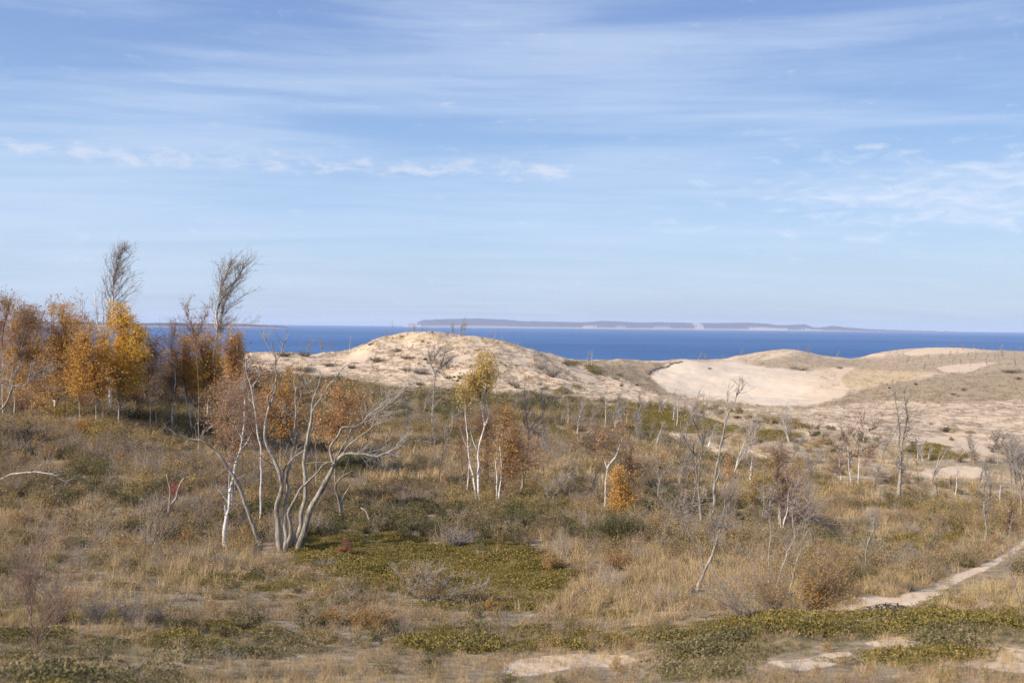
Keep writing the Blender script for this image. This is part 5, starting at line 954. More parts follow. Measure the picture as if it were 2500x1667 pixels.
# ---- dark eroded turf lip round the sand bowl
lip = C4((402, 262), (408, 250), (430, 235), (455, 215), (485, 197), (520, 190), (560, 184), (585, 184), (600, 176))
lp = np.array([hit(*p) for p in np.array(resample(np.array([(a, b, 0) for a, b in lip]), 34)[0])[:, :2]]); lp[:, 1] = np.interp(np.arange(34), [0, 12, 33], [lp[2, 1], lp[12, 1], lp[:, 1].max()])
lp[:, 0] = [ray(*proj(p_)).tolist()[0] for p_ in lp] if False else lp[:, 0]; lp[:, 2] = ground(lp[:, 0], lp[:, 1])+.12
T = Tubes(); T.add(lp[:31], np.full(31, .17)+RNG.uniform(-.08, .08, 31), 6)
for p_ in lp[:31]:
    for _ in range(10):
        q = p_+RNG.normal(size=3)*np.array([.5, .4, .1]); T.add(np.array([q, q+np.array([RNG.uniform(-.1, .4), -.2, -.5]), q+np.array([RNG.uniform(-.1, .7), -.4, -1.1])]), np.array([.06, .05, .03]))
tl = T.build('turf_edge', MT['jundark'] if False else MT['deaddark'], None); tag(tl, kind='structure')
# ---- small bare trees far off: four kinds built once, then copied
def far_proto(h, nst, spread, name='bare_tree'):
    T = Tubes(); W = Tubes()
    for _ in range(nst):
        a = RNG.uniform(0, 6.28); d = np.array([math.cos(a)*spread, math.sin(a)*spread, 1.]); d /= np.linalg.norm(d); L = h*RNG.uniform(.7, 1.0); p = np.array([math.cos(a)*.15, math.sin(a)*.15, -.2]); P = [p]
        for i in range(6): d = d+RNG.normal(size=3)*.10+np.array([.02, 0, .03]); d /= np.linalg.norm(d); P.append(P[-1]+d*(L+.2)/6)
        P = np.array(P); T.add(P, np.linspace(.055+.006*h, .015, 7), 4)
        for _j in range(26):
            i = RNG.integers(2, 7); q = P[i]-(P[i]-P[i-1])*RNG.uniform(); e = (P[i]-P[i-1]); e = e/np.linalg.norm(e)+RNG.normal(size=3)*.5+np.array([.15, 0, .1]); e /= np.linalg.norm(e); l2 = h*RNG.uniform(.1, .28)
            W.add(np.array([q, q+e*l2*.5, q+e*l2+np.array([.05, 0, .15*l2])]), np.array([.022, .017, .01]))
            for _k in range(2): e2 = e+RNG.normal(size=3)*.5; e2 /= np.linalg.norm(e2); q2 = q+e*l2*RNG.uniform(.3, .9); W.add(np.array([q2, q2+e2*l2*.25, q2+e2*l2*.5]), np.array([.015, .012, .008]))
    return T, W
PR = []
for h, n_, sp in ((6, 1, .1), (6, 2, .25), (6, 3, .4), (6, 4, .3), (6, 2, .15)):
    T, W = far_proto(h, n_, sp)
    for bk, tw in (('dead', 'twiggrey'), ('birch', 'twigpale')):
        a = T.build('trunk', MT[bk], link=False); b = W.build('twigs', MT[tw], link=False); PR.append((a.data, b.data)); 
far_used = 0
def fartree(base, hpx, kind, label, group, Y=None, cat='tree'):
    q = hit(*base) if Y is None else at(base[0], base[1], Y)
    q[2] = gz(q[0], q[1]); r = empty('bare_tree', q); s_ = hpx*q[1]/F/6.0
    r.scale = (s_, s_, s_); r.rotation_euler = (0, 0, RNG.uniform(-.6, .6)); A, B = PR[kind % len(PR)]
    for nm, d in (('trunk', A), ('twigs', B)):
        o = bpy.data.objects.new(nm, d); COL.objects.link(o); o.parent = r
    tag(r, label, cat, group)
GS = 'bare little trees along the dune skyline'; GM = 'bare grey trees in the hollow before the sand bowl'; GR = 'bare trees on the far right ridge'
for b, h, k_, lab, Y in ((C3((740, 272))[0], 44, 1, 'pale forked bare tree on the skyline left of the tall dune', 214), (C3((385, 315))[0], 34, 0, 'left of the dark bare trees over the junipers on the skyline', 214), (C3((430, 312))[0], 42, 4, 'right of the dark bare trees over the junipers on the skyline', 214), (C3((555, 312))[0], 36, 6, 'thin bare shrub tree on the low skyline against the lake', 214), (C3((600, 308))[0], 34, 2, 'faint bare shrub right of the thin one on the low skyline', 214),
    (C3((1045, 190))[0], 34, 0, 'bare tree on the left shoulder of the dune crest', 214), (C3((1000, 205))[0], 22, 8, 'short bare stem beside the tree on the left shoulder of the crest', 214), (C3((1215, 165))[0], 20, 6, 'low bare brush on the very top of the dune', 214), (C3((1260, 160))[0], 15, 4, 'tiny bare brush right of the dune top', 214),
    (C3((1530, 195))[0], 44, 4, 'tallest bare tree on the dune crest, right of its top, below the island', 214), (C3((1495, 195))[0], 30, 6, 'thinner bare tree left of the tallest one on the crest', 214), (C3((1560, 195))[0], 28, 2, 'thinner bare tree right of the tallest one on the crest', 214), (C3((1780, 202))[0], 26, 3, 'small bare shrub at the dark eroded edge of the crest', 214), (C3((1835, 205))[0], 18, 1, 'tiny bare shrub at the right end of the crest', 214),
    (C3((1970, 240))[0], 13, 0, 'tiny bare stem on the right slope of the skyline', 214), (C3((2050, 262))[0], 13, 8, 'second tiny bare stem on the right slope of the skyline', 214), (C3((255, 110*1.6))[0], 20, 8, 'thin snag far left on the skyline beside the big dead tree top', 205),
    (C4((70, 165))[0], 34, 3, 'left one of two thin bare trees on the saddle skyline', 232), (C4((92, 168))[0], 36, 1, 'right one of two thin bare trees on the saddle skyline', 232), (C4((650, 180))[0], 22, 4, 'bushy bare tree on the skyline just right of the bowl rim', 320), (C4((692, 180))[0], 18, 6, 'small bare tree right of the bushy one by the bowl rim', 320), (C4((775, 172))[0], 15, 2, 'low bare brush between the bowl rim and the second dune', 340),
    (C4((868, 158))[0], 20, 4, 'bare grey bush on the pale hump left of the second dune', 400), (C4((1168, 128))[0], 14, 2, 'small bare bush right of the second dune top', 405), (C4((1232, 145))[0], 25, 6, 'largest rounded bare bush on the second dune', 405), (C4((1368, 158))[0], 20, 4, 'grey bare bush in the gap right of the second dune', 430), (C4((1645, 138))[0], 13, 2, 'little bare bush where the right ridge begins', 480), (C4((435, 182))[0], 13, 4, 'bare twiggy tuft on the pale knob left of the bowl rim', 250)):
    fartree(b, h, k_, lab, GS, Y)
for b, h, k_, lab in ((C4((158, 530))[0], 92, 1, 'thin pale bare tree, leftmost in the hollow before the bowl'), (C4((205, 545))[0], 60, 3, 'leaning pale bare tree right of the leftmost one in the hollow'), (C4((268, 540))[0], 92, 6, 'densest cluster of bare grey stems in the hollow'), (C4((298, 530))[0], 80, 4, 'darker bare stems on the right side of the densest cluster'), (C4((240, 500))[0], 70, 8, 'slim bare tree at the back of the densest cluster'),
    (C4((440, 450))[0], 44, 4, 'low bunch of bare stems left of the dead trees, near the plain'), (C4((468, 455))[0], 52, 6, 'taller bare stems right of the low bunch near the plain'), (C4((522, 520))[0], 52, 0, 'single spreading bare tree in the dark scrub before the bowl'), (C4((392, 590))[0], 50, 2, 'bare grey shrub tree below the sand strip in the hollow'), (C4((428, 610))[0], 58, 5, 'pale bare shrub tree right of the grey one in the hollow'), (C4((75, 400))[0], 30, 4, 'faint bare tree at the foot of the dune, left of the hollow'),
    (C5((1150, 680))[0], 40, 3, 'white crooked twin stems in the scrub under the dune'), (C5((1205, 700))[0], 62, 1, 'white birch like stem with a spread top in the scrub under the dune'), (C5((1370, 700))[0], 70, 4, 'dark fine twigged bare tree between the dune and the Y forked birch'), (C5((1300, 640))[0], 44, 2, 'small dark bare tree left of the fine twigged one'), (C5((1590, 720))[0], 60, 7, 'leaning pale bare tree behind the top of the Y forked birch'), (C5((1780, 560))[0], 40, 6, 'bare tree at the edge of the tan plain, left part'),
    (C5((2010, 660))[0], 70, 1, 'airy bare tree at the edge of the plain, left of the tall dead trees'), (C5((1950, 560))[0], 34, 4, 'small bare tree behind the airy one at the plain edge'), (C4((700, 620))[0], 60, 5, 'bare grey tree between the two tall dead trees on the right'), (C4((1140, 700))[0], 84, 8, 'pale grey bare tree above the red brown birch clump'), (C4((1100, 690))[0], 60, 6, 'bushy bare tree left of the pale grey one above the clump'), (C4((1250, 740))[0], 52, 4, 'low grey brush tree above the grassy knoll'), (C4((1310, 700))[0], 44, 2, 'small grey bare tree left of the three white birches'),
    (C4((1400, 740))[0], 44, 6, 'bare shrub tree just behind the leftmost white birch'), (C4((1790, 690))[0], 60, 9, 'thin white stemmed bare tree right of the tall pale dead tree'), (C4((1830, 700))[0], 48, 7, 'second thin bare tree right of the tall pale dead tree'), (C4((1850, 690))[0], 40, 5, 'third and smallest bare tree right of the tall pale dead tree'), (C4((2110, 840))[0], 66, 2, 'bare tree on the slope left of the right edge thicket'), (C4((2180, 850))[0], 80, 6, 'fine twigged bare tree nearest the left side of the right edge thicket'), (C4((1560, 830))[0], 60, 4, 'faint bare tree behind the tall pale dead tree foot')):
    fartree(b, h, k_, lab, GM)
RL = ['on the ridge crest', 'just below the ridge crest', 'low on the ridge']
for i in range(44):
    x = 1700+i*16+RNG.uniform(-6, 6); row = i % 3
    b = C4((x, [RNG.uniform(112, 135), RNG.uniform(155, 185), RNG.uniform(185, 228)][row]))[0]
    if row == 0 and x < 1880: continue
    fartree(b, RNG.uniform(14, 26) if row else RNG.uniform(11, 20), int(RNG.integers(0, 5))*2, 'small bare grey tree among many scattered '+RL[row]+' at the far right', GR+', '+RL[row], Y=None if row else RNG.uniform(470, 498))

GP = 'pale bare saplings standing in the mid slope scrub'
for x, y, h, k_, lab in ((985, 1090, 120, 1, 'pale sapling just left of the slim leaning grey one'), (1030, 1010, 90, 4, 'faint bare sapling between the dune tree and the bright white birches'), (1340, 1120, 100, 6, 'bare sapling right of the grey dead trunk with the spreading top'), (1405, 1060, 110, 3, 'pale twin sapling midway between the copper crowned birch and the Y forked birch'), (1440, 1200, 90, 4, 'grey sapling at the left foot of the Y forked birch'),
    (1570, 1090, 110, 6, 'brownish sapling behind the small bright orange tree'), (1655, 1180, 120, 4, 'grey twiggy sapling between the orange tree and the short grey trunk'), (1650, 1040, 90, 1, 'pale sapling at the left of the tall dead tree with the dark limb'), (1790, 1150, 130, 5, 'whitish sapling just right of the tallest leaning dead tree'), (1830, 1080, 100, 4, 'grey sapling behind the small yellow tree'),
    (1930, 1080, 110, 7, 'pale sapling above the right side of the red brown clump'), (1985, 1180, 90, 6, 'low bare sapling right of the crooked gnarled tree'), (2150, 1120, 100, 4, 'grey sapling right of the three white birches'), (2270, 1180, 110, 5, 'pale sapling on the grassy rise, right of the dark slim stem'), (2330, 1210, 100, 1, 'whitish sapling right of the short pale snag'), (2380, 1130, 90, 6, 'grey sapling above the olive juniper on the rise'),
    (1250, 1010, 80, 4, 'thin bare sapling behind the top of the grey dead trunk'), (1500, 1010, 70, 2, 'small grey sapling in the dark scrub, centre right'), (870, 1040, 80, 4, 'bare sapling behind the right limbs of the big dead tree'), (930, 1150, 80, 6, 'grey sapling on the slope right of the low orange leaved bush')):
    fartree((x, y), h*.85, k_, lab, GP, cat='sapling')
# ------------------------------------------------------------------ ground cover (stuff)
def proto_col(name, objs):
    c = bpy.data.collections.new(name)
    for o in objs: c.objects.link(o)
    return c
def scatter(name, cols, P, S, label_kind='stuff'):
    """one stuff object; geometry nodes put plants of the collection on its vertices"""
    me = bpy.data.meshes.new(name); n = len(P)
    me.vertices.add(n); me.vertices.foreach_set('co', np.asarray(P, np.float32).ravel())
    for nm, arr, ty in (('rotz', RNG.uniform(0, 6.28, n), 'FLOAT'), ('scl', S, 'FLOAT')):
        a = me.attributes.new(nm, ty, 'POINT'); a.data.foreach_set('value', np.asarray(arr, np.float32))
    a = me.attributes.new('pick', 'INT', 'POINT'); a.data.foreach_set('value', RNG.integers(0, 1000, n).astype(np.int32))
    o = bpy.data.objects.new(name, me); COL.objects.link(o)
    ng = bpy.data.node_groups.new(name+'_nodes', 'GeometryNodeTree')
    ng.interface.new_socket('Geometry', in_out='INPUT', socket_type='NodeSocketGeometry'); ng.interface.new_socket('Geometry', in_out='OUTPUT', socket_type='NodeSocketGeometry')
    gi = ng.nodes.new('NodeGroupInput'); go = ng.nodes.new('NodeGroupOutput')
    ci = ng.nodes.new('GeometryNodeCollectionInfo'); ci.inputs['Collection'].default_value = cols; ci.inputs['Separate Children'].default_value = True; ci.inputs['Reset Children'].default_value = True
    ip = ng.nodes.new('GeometryNodeInstanceOnPoints'); ip.inputs['Pick Instance'].default_value = True
    def attr(nm, ty):
        a = ng.nodes.new('GeometryNodeInputNamedAttribute'); a.data_type = ty; a.inputs[0].default_value = nm; return a
    ar, as_, ap = attr('rotz', 'FLOAT'), attr('scl', 'FLOAT'), attr('pick', 'INT')
    cx = ng.nodes.new('ShaderNodeCombineXYZ'); L = ng.links
    L.new(ar.outputs['Attribute'], cx.inputs[2])
    e2r = ng.nodes.new('FunctionNodeEulerToRotation'); L.new(cx.outputs[0], e2r.inputs[0])
    L.new(gi.outputs[0], ip.inputs['Points']); L.new(ci.outputs[0], ip.inputs['Instance']); L.new(e2r.outputs[0], ip.inputs['Rotation'])
    L.new(as_.outputs['Attribute'], ip.inputs['Scale']); L.new(ap.outputs['Attribute'], ip.inputs['Instance Index'])
    L.new(ip.outputs[0], go.inputs[0])
    md = o.modifiers.new('plants', 'NODES'); md.node_group = ng
    tag(o, kind='stuff'); return o
class Blades:
    def __init__(s): s.V = []; s.F = []; s.v = []; s.n = 0
    def add(s, base, h, lean, wdt, az, droop=.5, k_=4, val=None):
        d = np.array([math.cos(az), math.sin(az), 0]); pz = np.array([-d[1], d[0], 0])
        a2 = RNG.uniform(0, 6.28); side = np.array([math.cos(a2), math.sin(a2), 0])
        t = np.linspace(0, 1, k_)
        c = base+d*(lean*h*(t**(1+droop)))[:, None]+np.array([0, 0, 1])*(h*t*(1-.25*droop*t*lean))[:, None]
        w_ = wdt*(1-t*.85)
        V = np.stack([c-side*w_[:, None]*.5, c+side*w_[:, None]*.5], 1).reshape(-1, 3)
        i = np.arange(k_-1)*2+s.n
        s.V.append(V); s.F.append(np.stack([i, i+1, i+3, i+2], -1)); s.v.append(np.full(k_-1, RNG.uniform() if val is None else val)); s.n += len(V)
    def build(s, name, mat):
        return mesh_np(name, np.concatenate(s.V), np.concatenate(s.F), mat, {'rnd': ('FACE', 'FLOAT', np.concatenate(s.v))}, link=False)
MT['tan'] = leafmat('dry_tan_grass', [(0, (.26, .18, .09)), (.5, (.54, .39, .205)), (1, (.74, .57, .34))], .25, .3)
MT['goldgrass'] = leafmat('golden_tall_grass', [(0, (.26, .20, .07)), (.5, (.46, .34, .13)), (1, (.60, .46, .20))], .3, .3)
MT['greengrass'] = leafmat('green_grass', [(0, (.10, .12, .03)), (.6, (.22, .23, .06)), (1, (.38, .34, .12))], .3, .3)
MT['heath'] = leafmat('reddish_heath', [(0, (.20, .13, .07)), (.5, (.40, .28, .16)), (1, (.56, .42, .26))], .15, .3)
MT['mat'] = leafmat('olive_ground_mat', [(0, (.075, .065, .02)), (.35, (.17, .15, .045)), (.7, (.31, .235, .07)), (1, (.42, .29, .11))], .2, .16)
MT['matgreen'] = leafmat('green_ground_mat', [(0, (.09, .075, .045)), (.35, (.15, .14, .06)), (.65, (.23, .21, .085)), (.82, (.28, .20, .13)), (1, (.38, .28, .19))], .2, .18)
MT['scrubg'] = barkmat('grey_scrub_twigs', (.43, .355, .29), (.24, .195, .155), (.37, .30, .245), 9, .001, .012, 0)
MT['scrubb'] = barkmat('brown_scrub_twigs', (.32, .24, .18), (.18, .13, .10), (.30, .22, .165), 9, .001, .012, 0)
MT['scrublf'] = leafmat('scrub_leaves_mixed', [(0, (.09, .075, .03)), (.3, (.20, .16, .06)), (.6, (.38, .28, .10)), (1, (.54, .38, .15))], .25, .35)
MT['scrubgr'] = leafmat('scrub_leaves_green', [(0, (.05, .05, .02)), (.5, (.12, .12, .045)), (1, (.25, .22, .085))], .25, .35)
MT['speck'] = leafmat('dune_tufts', [(0, (.12, .085, .055)), (.5, (.26, .19, .125)), (1, (.42, .33, .23))], .1, .35)
def tuft(name, mat, n, h, spread, w, lean=.5):
    b = Blades()
    for _ in range(n):
        a = RNG.uniform(0, 6.28); r = spread*math.sqrt(RNG.uniform())
        b.add(np.array([r*math.cos(a), r*math.sin(a), -.03]), h*RNG.uniform(.45, 1.15), lean*RNG.uniform(.2, 1.2), w*RNG.uniform(.7, 1.3), RNG.uniform(-1.2, 1.2) if RNG.random() < .6 else a, .8)
    return b.build(name, mat)
def twigbush(name, mat, n, h, rad, thick, sub=3, lf=None, nl=0, ls=.05):
    T = Tubes(); Lf = Leaves()
    for _ in range(n):
        a = RNG.uniform(0, 6.28); r = rad*math.sqrt(RNG.uniform())
        d = np.array([math.cos(a)*.75*r/rad, math.sin(a)*.75*r/rad, 1])+RNG.normal(size=3)*.15; d /= np.linalg.norm(d)
        L = h*RNG.uniform(.6, 1.15)*(1-.25*(r/rad)**2); p = np.array([math.cos(a)*r*.3, math.sin(a)*r*.3, -.05]); P = [p]
        for i in range(4):
            d = d+RNG.normal(size=3)*.2+np.array([.04, 0, .05]); d /= np.linalg.norm(d); P.append(P[-1]+d*L/4)
        P = np.array(P); T.add(P, np.linspace(thick, thick*.4, 5))
        for j in range(sub):
            q = P[RNG.integers(1, 5)]; e = d+RNG.normal(size=3)*.65; e /= np.linalg.norm(e); l2 = L*RNG.uniform(.2, .42)
            T.add(np.array([q, q+e*l2*.5, q+e*l2+np.array([0, 0, l2*.15])]), np.array([thick*.6, thick*.5, thick*.3]))
            if nl: Lf.add(q+e*l2*RNG.uniform(.2, 1, (nl, 1))+RNG.normal(size=(nl, 3))*.05, ls)
    o = T.build(name, mat, link=False)
    if nl:
        l = Lf.build(name+'_leaves', lf, link=False)
        # join leaf faces into the same prototype mesh (two materials)
        import bmesh
        bm = bmesh.new(); bm.from_mesh(o.data)
        for f in bm.faces: f.material_index = 0
        k0 = len(bm.faces); bm.from_mesh(l.data); bm.faces.ensure_lookup_table()
        for f in bm.faces[k0:]: f.material_index = 1
        bm.to_mesh(o.data); bm.free(); o.data.materials.append(lf); bpy.data.objects.remove(l)
    return o
def matplant(name, mat, rad, h, n, ls):
    L = Leaves(); a = RNG.uniform(0, 6.28, n); r = rad*np.sqrt(RNG.uniform(0, 1, n)); x, y = r*np.cos(a), r*np.sin(a)
    hh = h*(1-(r/rad)**2)*(.55+.9*vnoise(x/.13+5, y/.13+9, RNG.integers(99)))
    z = hh*RNG.uniform(.55, 1.05, n)
    L.add(np.stack([x, y, z], -1), ls); return L.build(name, mat, link=False, aspect=.5)
MT['heathtw'] = barkmat('heath_twigs', (.42, .32, .21), (.26, .19, .12), (.38, .285, .185), 9, .001, .012, 0)
K = {}
K['tan'] = proto_col('dry_grass_tufts', [tuft('tan_tuft', MT['tan'], 34, .55, .22, .012) for _ in range(5)])
K['tanfar'] = proto_col('far_grass_tufts', [tuft('far_tuft', MT['tan'], 26, .55, .45, .035) for _ in range(4)])
K['gold'] = proto_col('tall_grass_tufts', [tuft('tall_tuft', MT['goldgrass'], 16, 1.0, .12, .009, .45) for _ in range(5)])
K['green'] = proto_col('green_grass_tufts', [tuft('green_tuft', MT['greengrass'], 30, .42, .22, .012) for _ in range(4)])
K['heath'] = proto_col('heath_tufts', [twigbush('heath_tuft', MT['heathtw'], 26, .34, .3, .004, 2, MT['heath'], 2, .035) for _ in range(4)])
K['mat'] = proto_col('olive_mats', [matplant('mat_patch', MT['mat'], .5, .15, 560, .042) for _ in range(5)])
K['matg'] = proto_col('green_mats', [matplant('green_mat_patch', MT['matgreen'], .5, .15, 560, .038) for _ in range(5)])
K['sg'] = proto_col('grey_scrub_plants', [twigbush('grey_scrub_plant', MT['scrubg'], 34, .8, .45, .0055, 4) for _ in range(5)])
K['sb'] = proto_col('brown_scrub_plants', [twigbush('brown_scrub_plant', MT['scrubb'], 34, .8, .45, .0055, 3, MT['scrublf'], 2, .05) for _ in range(5)])
K['lf'] = proto_col('leafy_scrub_plants', [twigbush('leafy_scrub_plant', MT['scrubb'], 30, .75, .5, .005, 3, MT['scrublf'], 5, .06) for _ in range(5)])
K['lg'] = proto_col('green_scrub_plants', [twigbush('green_scrub_plant', MT['scrubb'], 30, .6, .5, .005, 3, MT['scrubgr'], 6, .06) for _ in range(5)])
K['rust'] = proto_col('rusty_scrub_plants', [twigbush('rusty_scrub_plant', MT['scrubb'], 26, .65, .45, .005, 3, MT['junrust'], 5, .06) for _ in range(4)])
K['speck'] = proto_col('dune_grass_tufts', [tuft('dune_tuft', MT['speck'], 14, .32, .3, .035, .8) for _ in range(4)])
K['dgold'] = proto_col('marram_tufts', [tuft('marram_tuft', MT['goldgrass'], 14, .45, .35, .035, .6) for _ in range(4)])
BASES = [(o.location.x, o.location.y) for o in COL.objects if o.type == 'EMPTY' and o.location.y < 62 and o.get('category') in ('tree', 'stump', 'dead snag', 'juniper', 'fallen tree')]
# cells
q4 = lambda a: (a[:-1, :-1]+a[:-1, 1:]+a[1:, 1:]+a[1:, :-1])/4
cX, cY, cPX, cPY = q4(XX), q4(YY), q4(PX), q4(PY)
sc_ = (1024/2500)**2
ax, ay = PX[:-1, 1:]-PX[:-1, :-1], PY[:-1, 1:]-PY[:-1, :-1]; bx, by = PX[1:, :-1]-PX[:-1, :-1], PY[1:, :-1]-PY[:-1, :-1]
sarea = -(ax*by-ay*bx)*sc_
warea = (XX[:-1, 1:]-XX[:-1, :-1])*(YY[1:, :-1]-YY[:-1, :-1])
flat = warea*(F*.4096/np.maximum(cY, 5))**2*.05
inside = (cPX > -260) & (cPX < 2760) & (cPY < 1900) & (cY > 10) & (cY < 560)
sarea = np.where(inside, np.clip(sarea, 0, None)*.85+np.minimum(flat, 6)*.15+.0, 0)
sarea[warea*0+cY > 470] *= .5
Zs, Zg, Zb, Zd, Zo, Zw = [q4(ZONE[k_]) for k_ in ('sand', 'green', 'brown', 'dune', 'gold', 'bowl')]
def place(name, col, dens, s0, s1, lift=0.0):
    """dens: plants per picture pixel (1024 wide) for every cell"""
    wgt = np.clip(sarea*dens, 0, None); tot = wgt.sum(); n = int(tot)
    if n < 5: return
    k_ = RNG.choice(wgt.size, n, p=(wgt/tot).ravel()); i, j = np.divmod(k_, wgt.shape[1]); a, b = RNG.uniform(size=n), RNG.uniform(size=n)
    x = XX[i, j]*(1-a)*(1-b)+XX[i, j+1]*a*(1-b)+XX[i+1, j]*(1-a)*b+XX[i+1, j+1]*a*b; y = YY[i, j]*(1-b)+YY[i+1, j]*b
    z = ZZ[i, j]*(1-a)*(1-b)+ZZ[i, j+1]*a*(1-b)+ZZ[i+1, j]*(1-a)*b+ZZ[i+1, j+1]*a*b
    s = RNG.uniform(s0, s1, n)*np.clip(1+(y-60)/220, 1, 1.7)*(1 if 'cover' in name else .42+.58*sstep(17, 36, y))
    if 'cover' in name: s = s*(.72+.75*sstep(.35, .65, fbm(x/1.1, y/1.1, 7, 3)))
    keep = np.ones(n, bool)
    if 'cover' not in name:
        for bx_, by_ in BASES: keep &= ~((np.abs(x-bx_*y/by_) < .32) & (y > by_-1.6) & (y < by_+.5))
    x, y, z, s = x[keep], y[keep], z[keep], s[keep]; n = len(x)
    print('SCATTER', name, n); return scatter(name, col, np.stack([x, y, z+lift], -1), s)
near = np.clip(np.where(cY < 32, np.maximum(cY, 1)/32*.85+.25, (np.maximum(cY, 1)/32)**1.45), .6, 14)          # more plants per pixel as they get smaller
f1 = fbm(cX/5, cY/9, 41); f2 = fbm(cX/3.2, cY/6, 51); f3 = fbm(cX/8, cY/14, 61); f4 = fbm(cX/2.0, cY/3.0, 71)
def bl(a, n):
    for _ in range(n):
        b = a.copy(); b[1:-1] = (a[:-2]+a[1:-1]+a[2:])/3; a = b.copy(); a[:, 1:-1] = (b[:, :-2]+b[:, 1:-1]+b[:, 2:])/3
    return a
Zsw = np.clip(bl(Zs, 6)*1.6, 0, 1)          # plants thin out round bare sand
Zs0 = Zs
Zs = np.maximum(Zs, Zsw*.35)
def fwdmax(a, n):
    o = a.copy()
    for k_ in range(1, n): o[:-k_] = np.maximum(o[:-k_], a[k_:])
    return o
zf = fwdmax(Zs0, 11); gf = fwdmax(Zg, 8); Zt = q4(ZONE['thin'])
pf = fwdmax(q4(ZONE['path']), 15)
veg = (1-Zd)*(1-Zs)*(1-.96*pf)*(1-.7*np.where(cY < 62, zf, 0))*(1-.88*Zt)*(1-.8*gf*(cY < 60))
band = fbm(cX/9, cY/2.6, 121)
fg = sstep(34, 26, cY)                       # heath in the foreground
# regional tendencies, from the photograph, in ground terms
uu = cX/cY
hill = sstep(34, 46, cY)*(1-Zd)                    # scrubby slope and plain behind the grass
left = sstep(-.02, -.14, uu)
grassy = np.clip(1-hill*.62, 0, 1); grassy = np.where((uu < -.2) & (cY > 30) & (cY < 50), .95, grassy)
grassy = np.maximum(grassy, sstep(.2, .3, uu)*.75*(cY < 62))
farplain = sstep(75, 110, cY)
nogreen = 1-Zg*.92
place('dry_grass', K['tan'], .034*near*veg*nogreen*grassy*(1-.45*fg)*(.18+1.9*sstep(.42, .58, f1))*(cY < 75), .5, 1.1)
place('distant_grass', K['tanfar'], .020*near*veg*nogreen*(.3+sstep(.4, .65, f1))*(cY >= 60)*(1-.5*farplain), .7, 1.2)
place('tall_grass', K['gold'], .0055*near*veg*grassy*(1-.35*fg)*(.08+1.6*sstep(.5, .66, f3))*(cY < 60), .5, 1.1)
place('green_grass', K['green'], .008*near*veg*sstep(.5, .66, f2)*(cY < 70), .6, 1.1)
place('heath', K['heath'], .026*near*veg*nogreen*(1+.5*fg)*(.15+1.2*sstep(.42, .6, f4))*(cY < 80), .7, 1.3)
place('olive_ground_cover', K['mat'], .065*near*(1-.7*Zs)*(1-pf)*np.where(cY < 62, Zg, Zg*(Zg > .6))*(cY > 21+8*(uu < -.1))*(1-.35*Zd), .6, 1.1)
place('green_ground_cover', K['matg'], .036*near*(1-Zs)*Zg*(cY <= 30)*(.12+.88*sstep(.42, .52, f4)), .55, 1.1)
place('mat_edge_heath', K['heath'], .030*near*(1-Zs)*Zg*(cY <= 32)*(.25+.9*sstep(.56, .44, f4)), .6, 1.2)
place('mat_grass', K['gold'], .0035*near*(1-Zs)*Zg*(cY <= 32)*sstep(.5, .6, f2), .5, 1.0)
place('grey_scrub', K['sg'], .0075*near*veg*nogreen*(.15+.85*hill)*(.12+1.8*sstep(.46, .62, f2)), .45, 1.25)
place('brown_scrub', K['sb'], .0065*near*veg*nogreen*(.1+hill)*(.15+1.5*sstep(.44, .6, f4)), .45, 1.2)
place('leafy_scrub', K['lf'], .0075*near*veg*nogreen*hill*(.1+2.1*sstep(.5, .58, f3)), .45, 1.15)
place('green_scrub', K['lg'], .0075*near*veg*(1-Zg*.6)*(.12+hill)*(.06+2.2*sstep(.52, .60, 1-f1))*(1+.8*farplain), .45, 1.15)
place('dark_scrub_band', K['lg'], .0085*near*veg*sstep(98, 115, cY)*sstep(.16, .02, uu), .5, 1.1)
place('rusty_scrub', K['rust'], .0060*near*veg*nogreen*(hill+.12)*(.08+2.0*sstep(.53, .64, f2))*(1-.5*farplain), .45, 1.1)
dn = fbm(cX/6, cY/8, 81); dn2 = fbm(cX/2, cY/3, 91)
place('dune_grass', K['speck'], .16*Zd*(1-Zw)*(1-Zs)*(.10+(.9-.5*(uu > .16))*sstep(.42, .66, dn)+.25*sstep(.5, .7, dn2)+.8*Zb)*(cY > 60), .5, 1.25)
place('marram_grass', K['dgold'], (.05*Zo*(1-.0*Zw)+.012*Zd*(1-Zw)*sstep(.6, .7, dn2))*(1-.6*Zs), .6, 1.3)

place('dune_scrub', K['sb'], .010*Zd*(1-Zw)*(1-Zs0)*(1-.7*Zb)*(cY < 330)*(cY > 100)*(uu < .14)*sstep(.60, .70, fbm(cX/7+cY/16, cY/7, 101)), .25, .75)
place('dune_edge_scrub', K['lg'], .05*Zd*(1-Zw)*(1-Zs0)*(cY < 330)*(cY > 100)*(uu < .14)*sstep(.66, .72, fbm(cX/9-cY/20, cY/6, 111)), .2, .5)
place('hollow_grass', K['tanfar'], .10*Zt*(1-Zs0)*(1-Zg*.7)*(.3+sstep(.4, .6, f1)), .25, .6)

place('sand_edge_heath', K['heath'], .045*near*np.clip(bl(Zs0, 4), 0, 1)*(1-.85*Zs0)*(cY < 60)*(.3+sstep(.42, .6, f4)), .5, 1.1)
place('sand_edge_grass', K['tan'], .045*near*np.clip(bl(Zs0, 3), 0, 1)*(cY < 60)*(.12+1.6*sstep(.5, .60, f4))*(1-.6*sstep(.1, .3, uu)*(cY > 28)), .35, .8)

place('brown_ground_cover', K['mat'], .030*near*(1-Zs0)*(1-Zg)*(cY < 34)*sstep(.50, .60, band), .4, .9)
place('heather_tufts', K['heath'], .020*near*veg*nogreen*(cY < 36)*sstep(.52, .42, band), .7, 1.2)
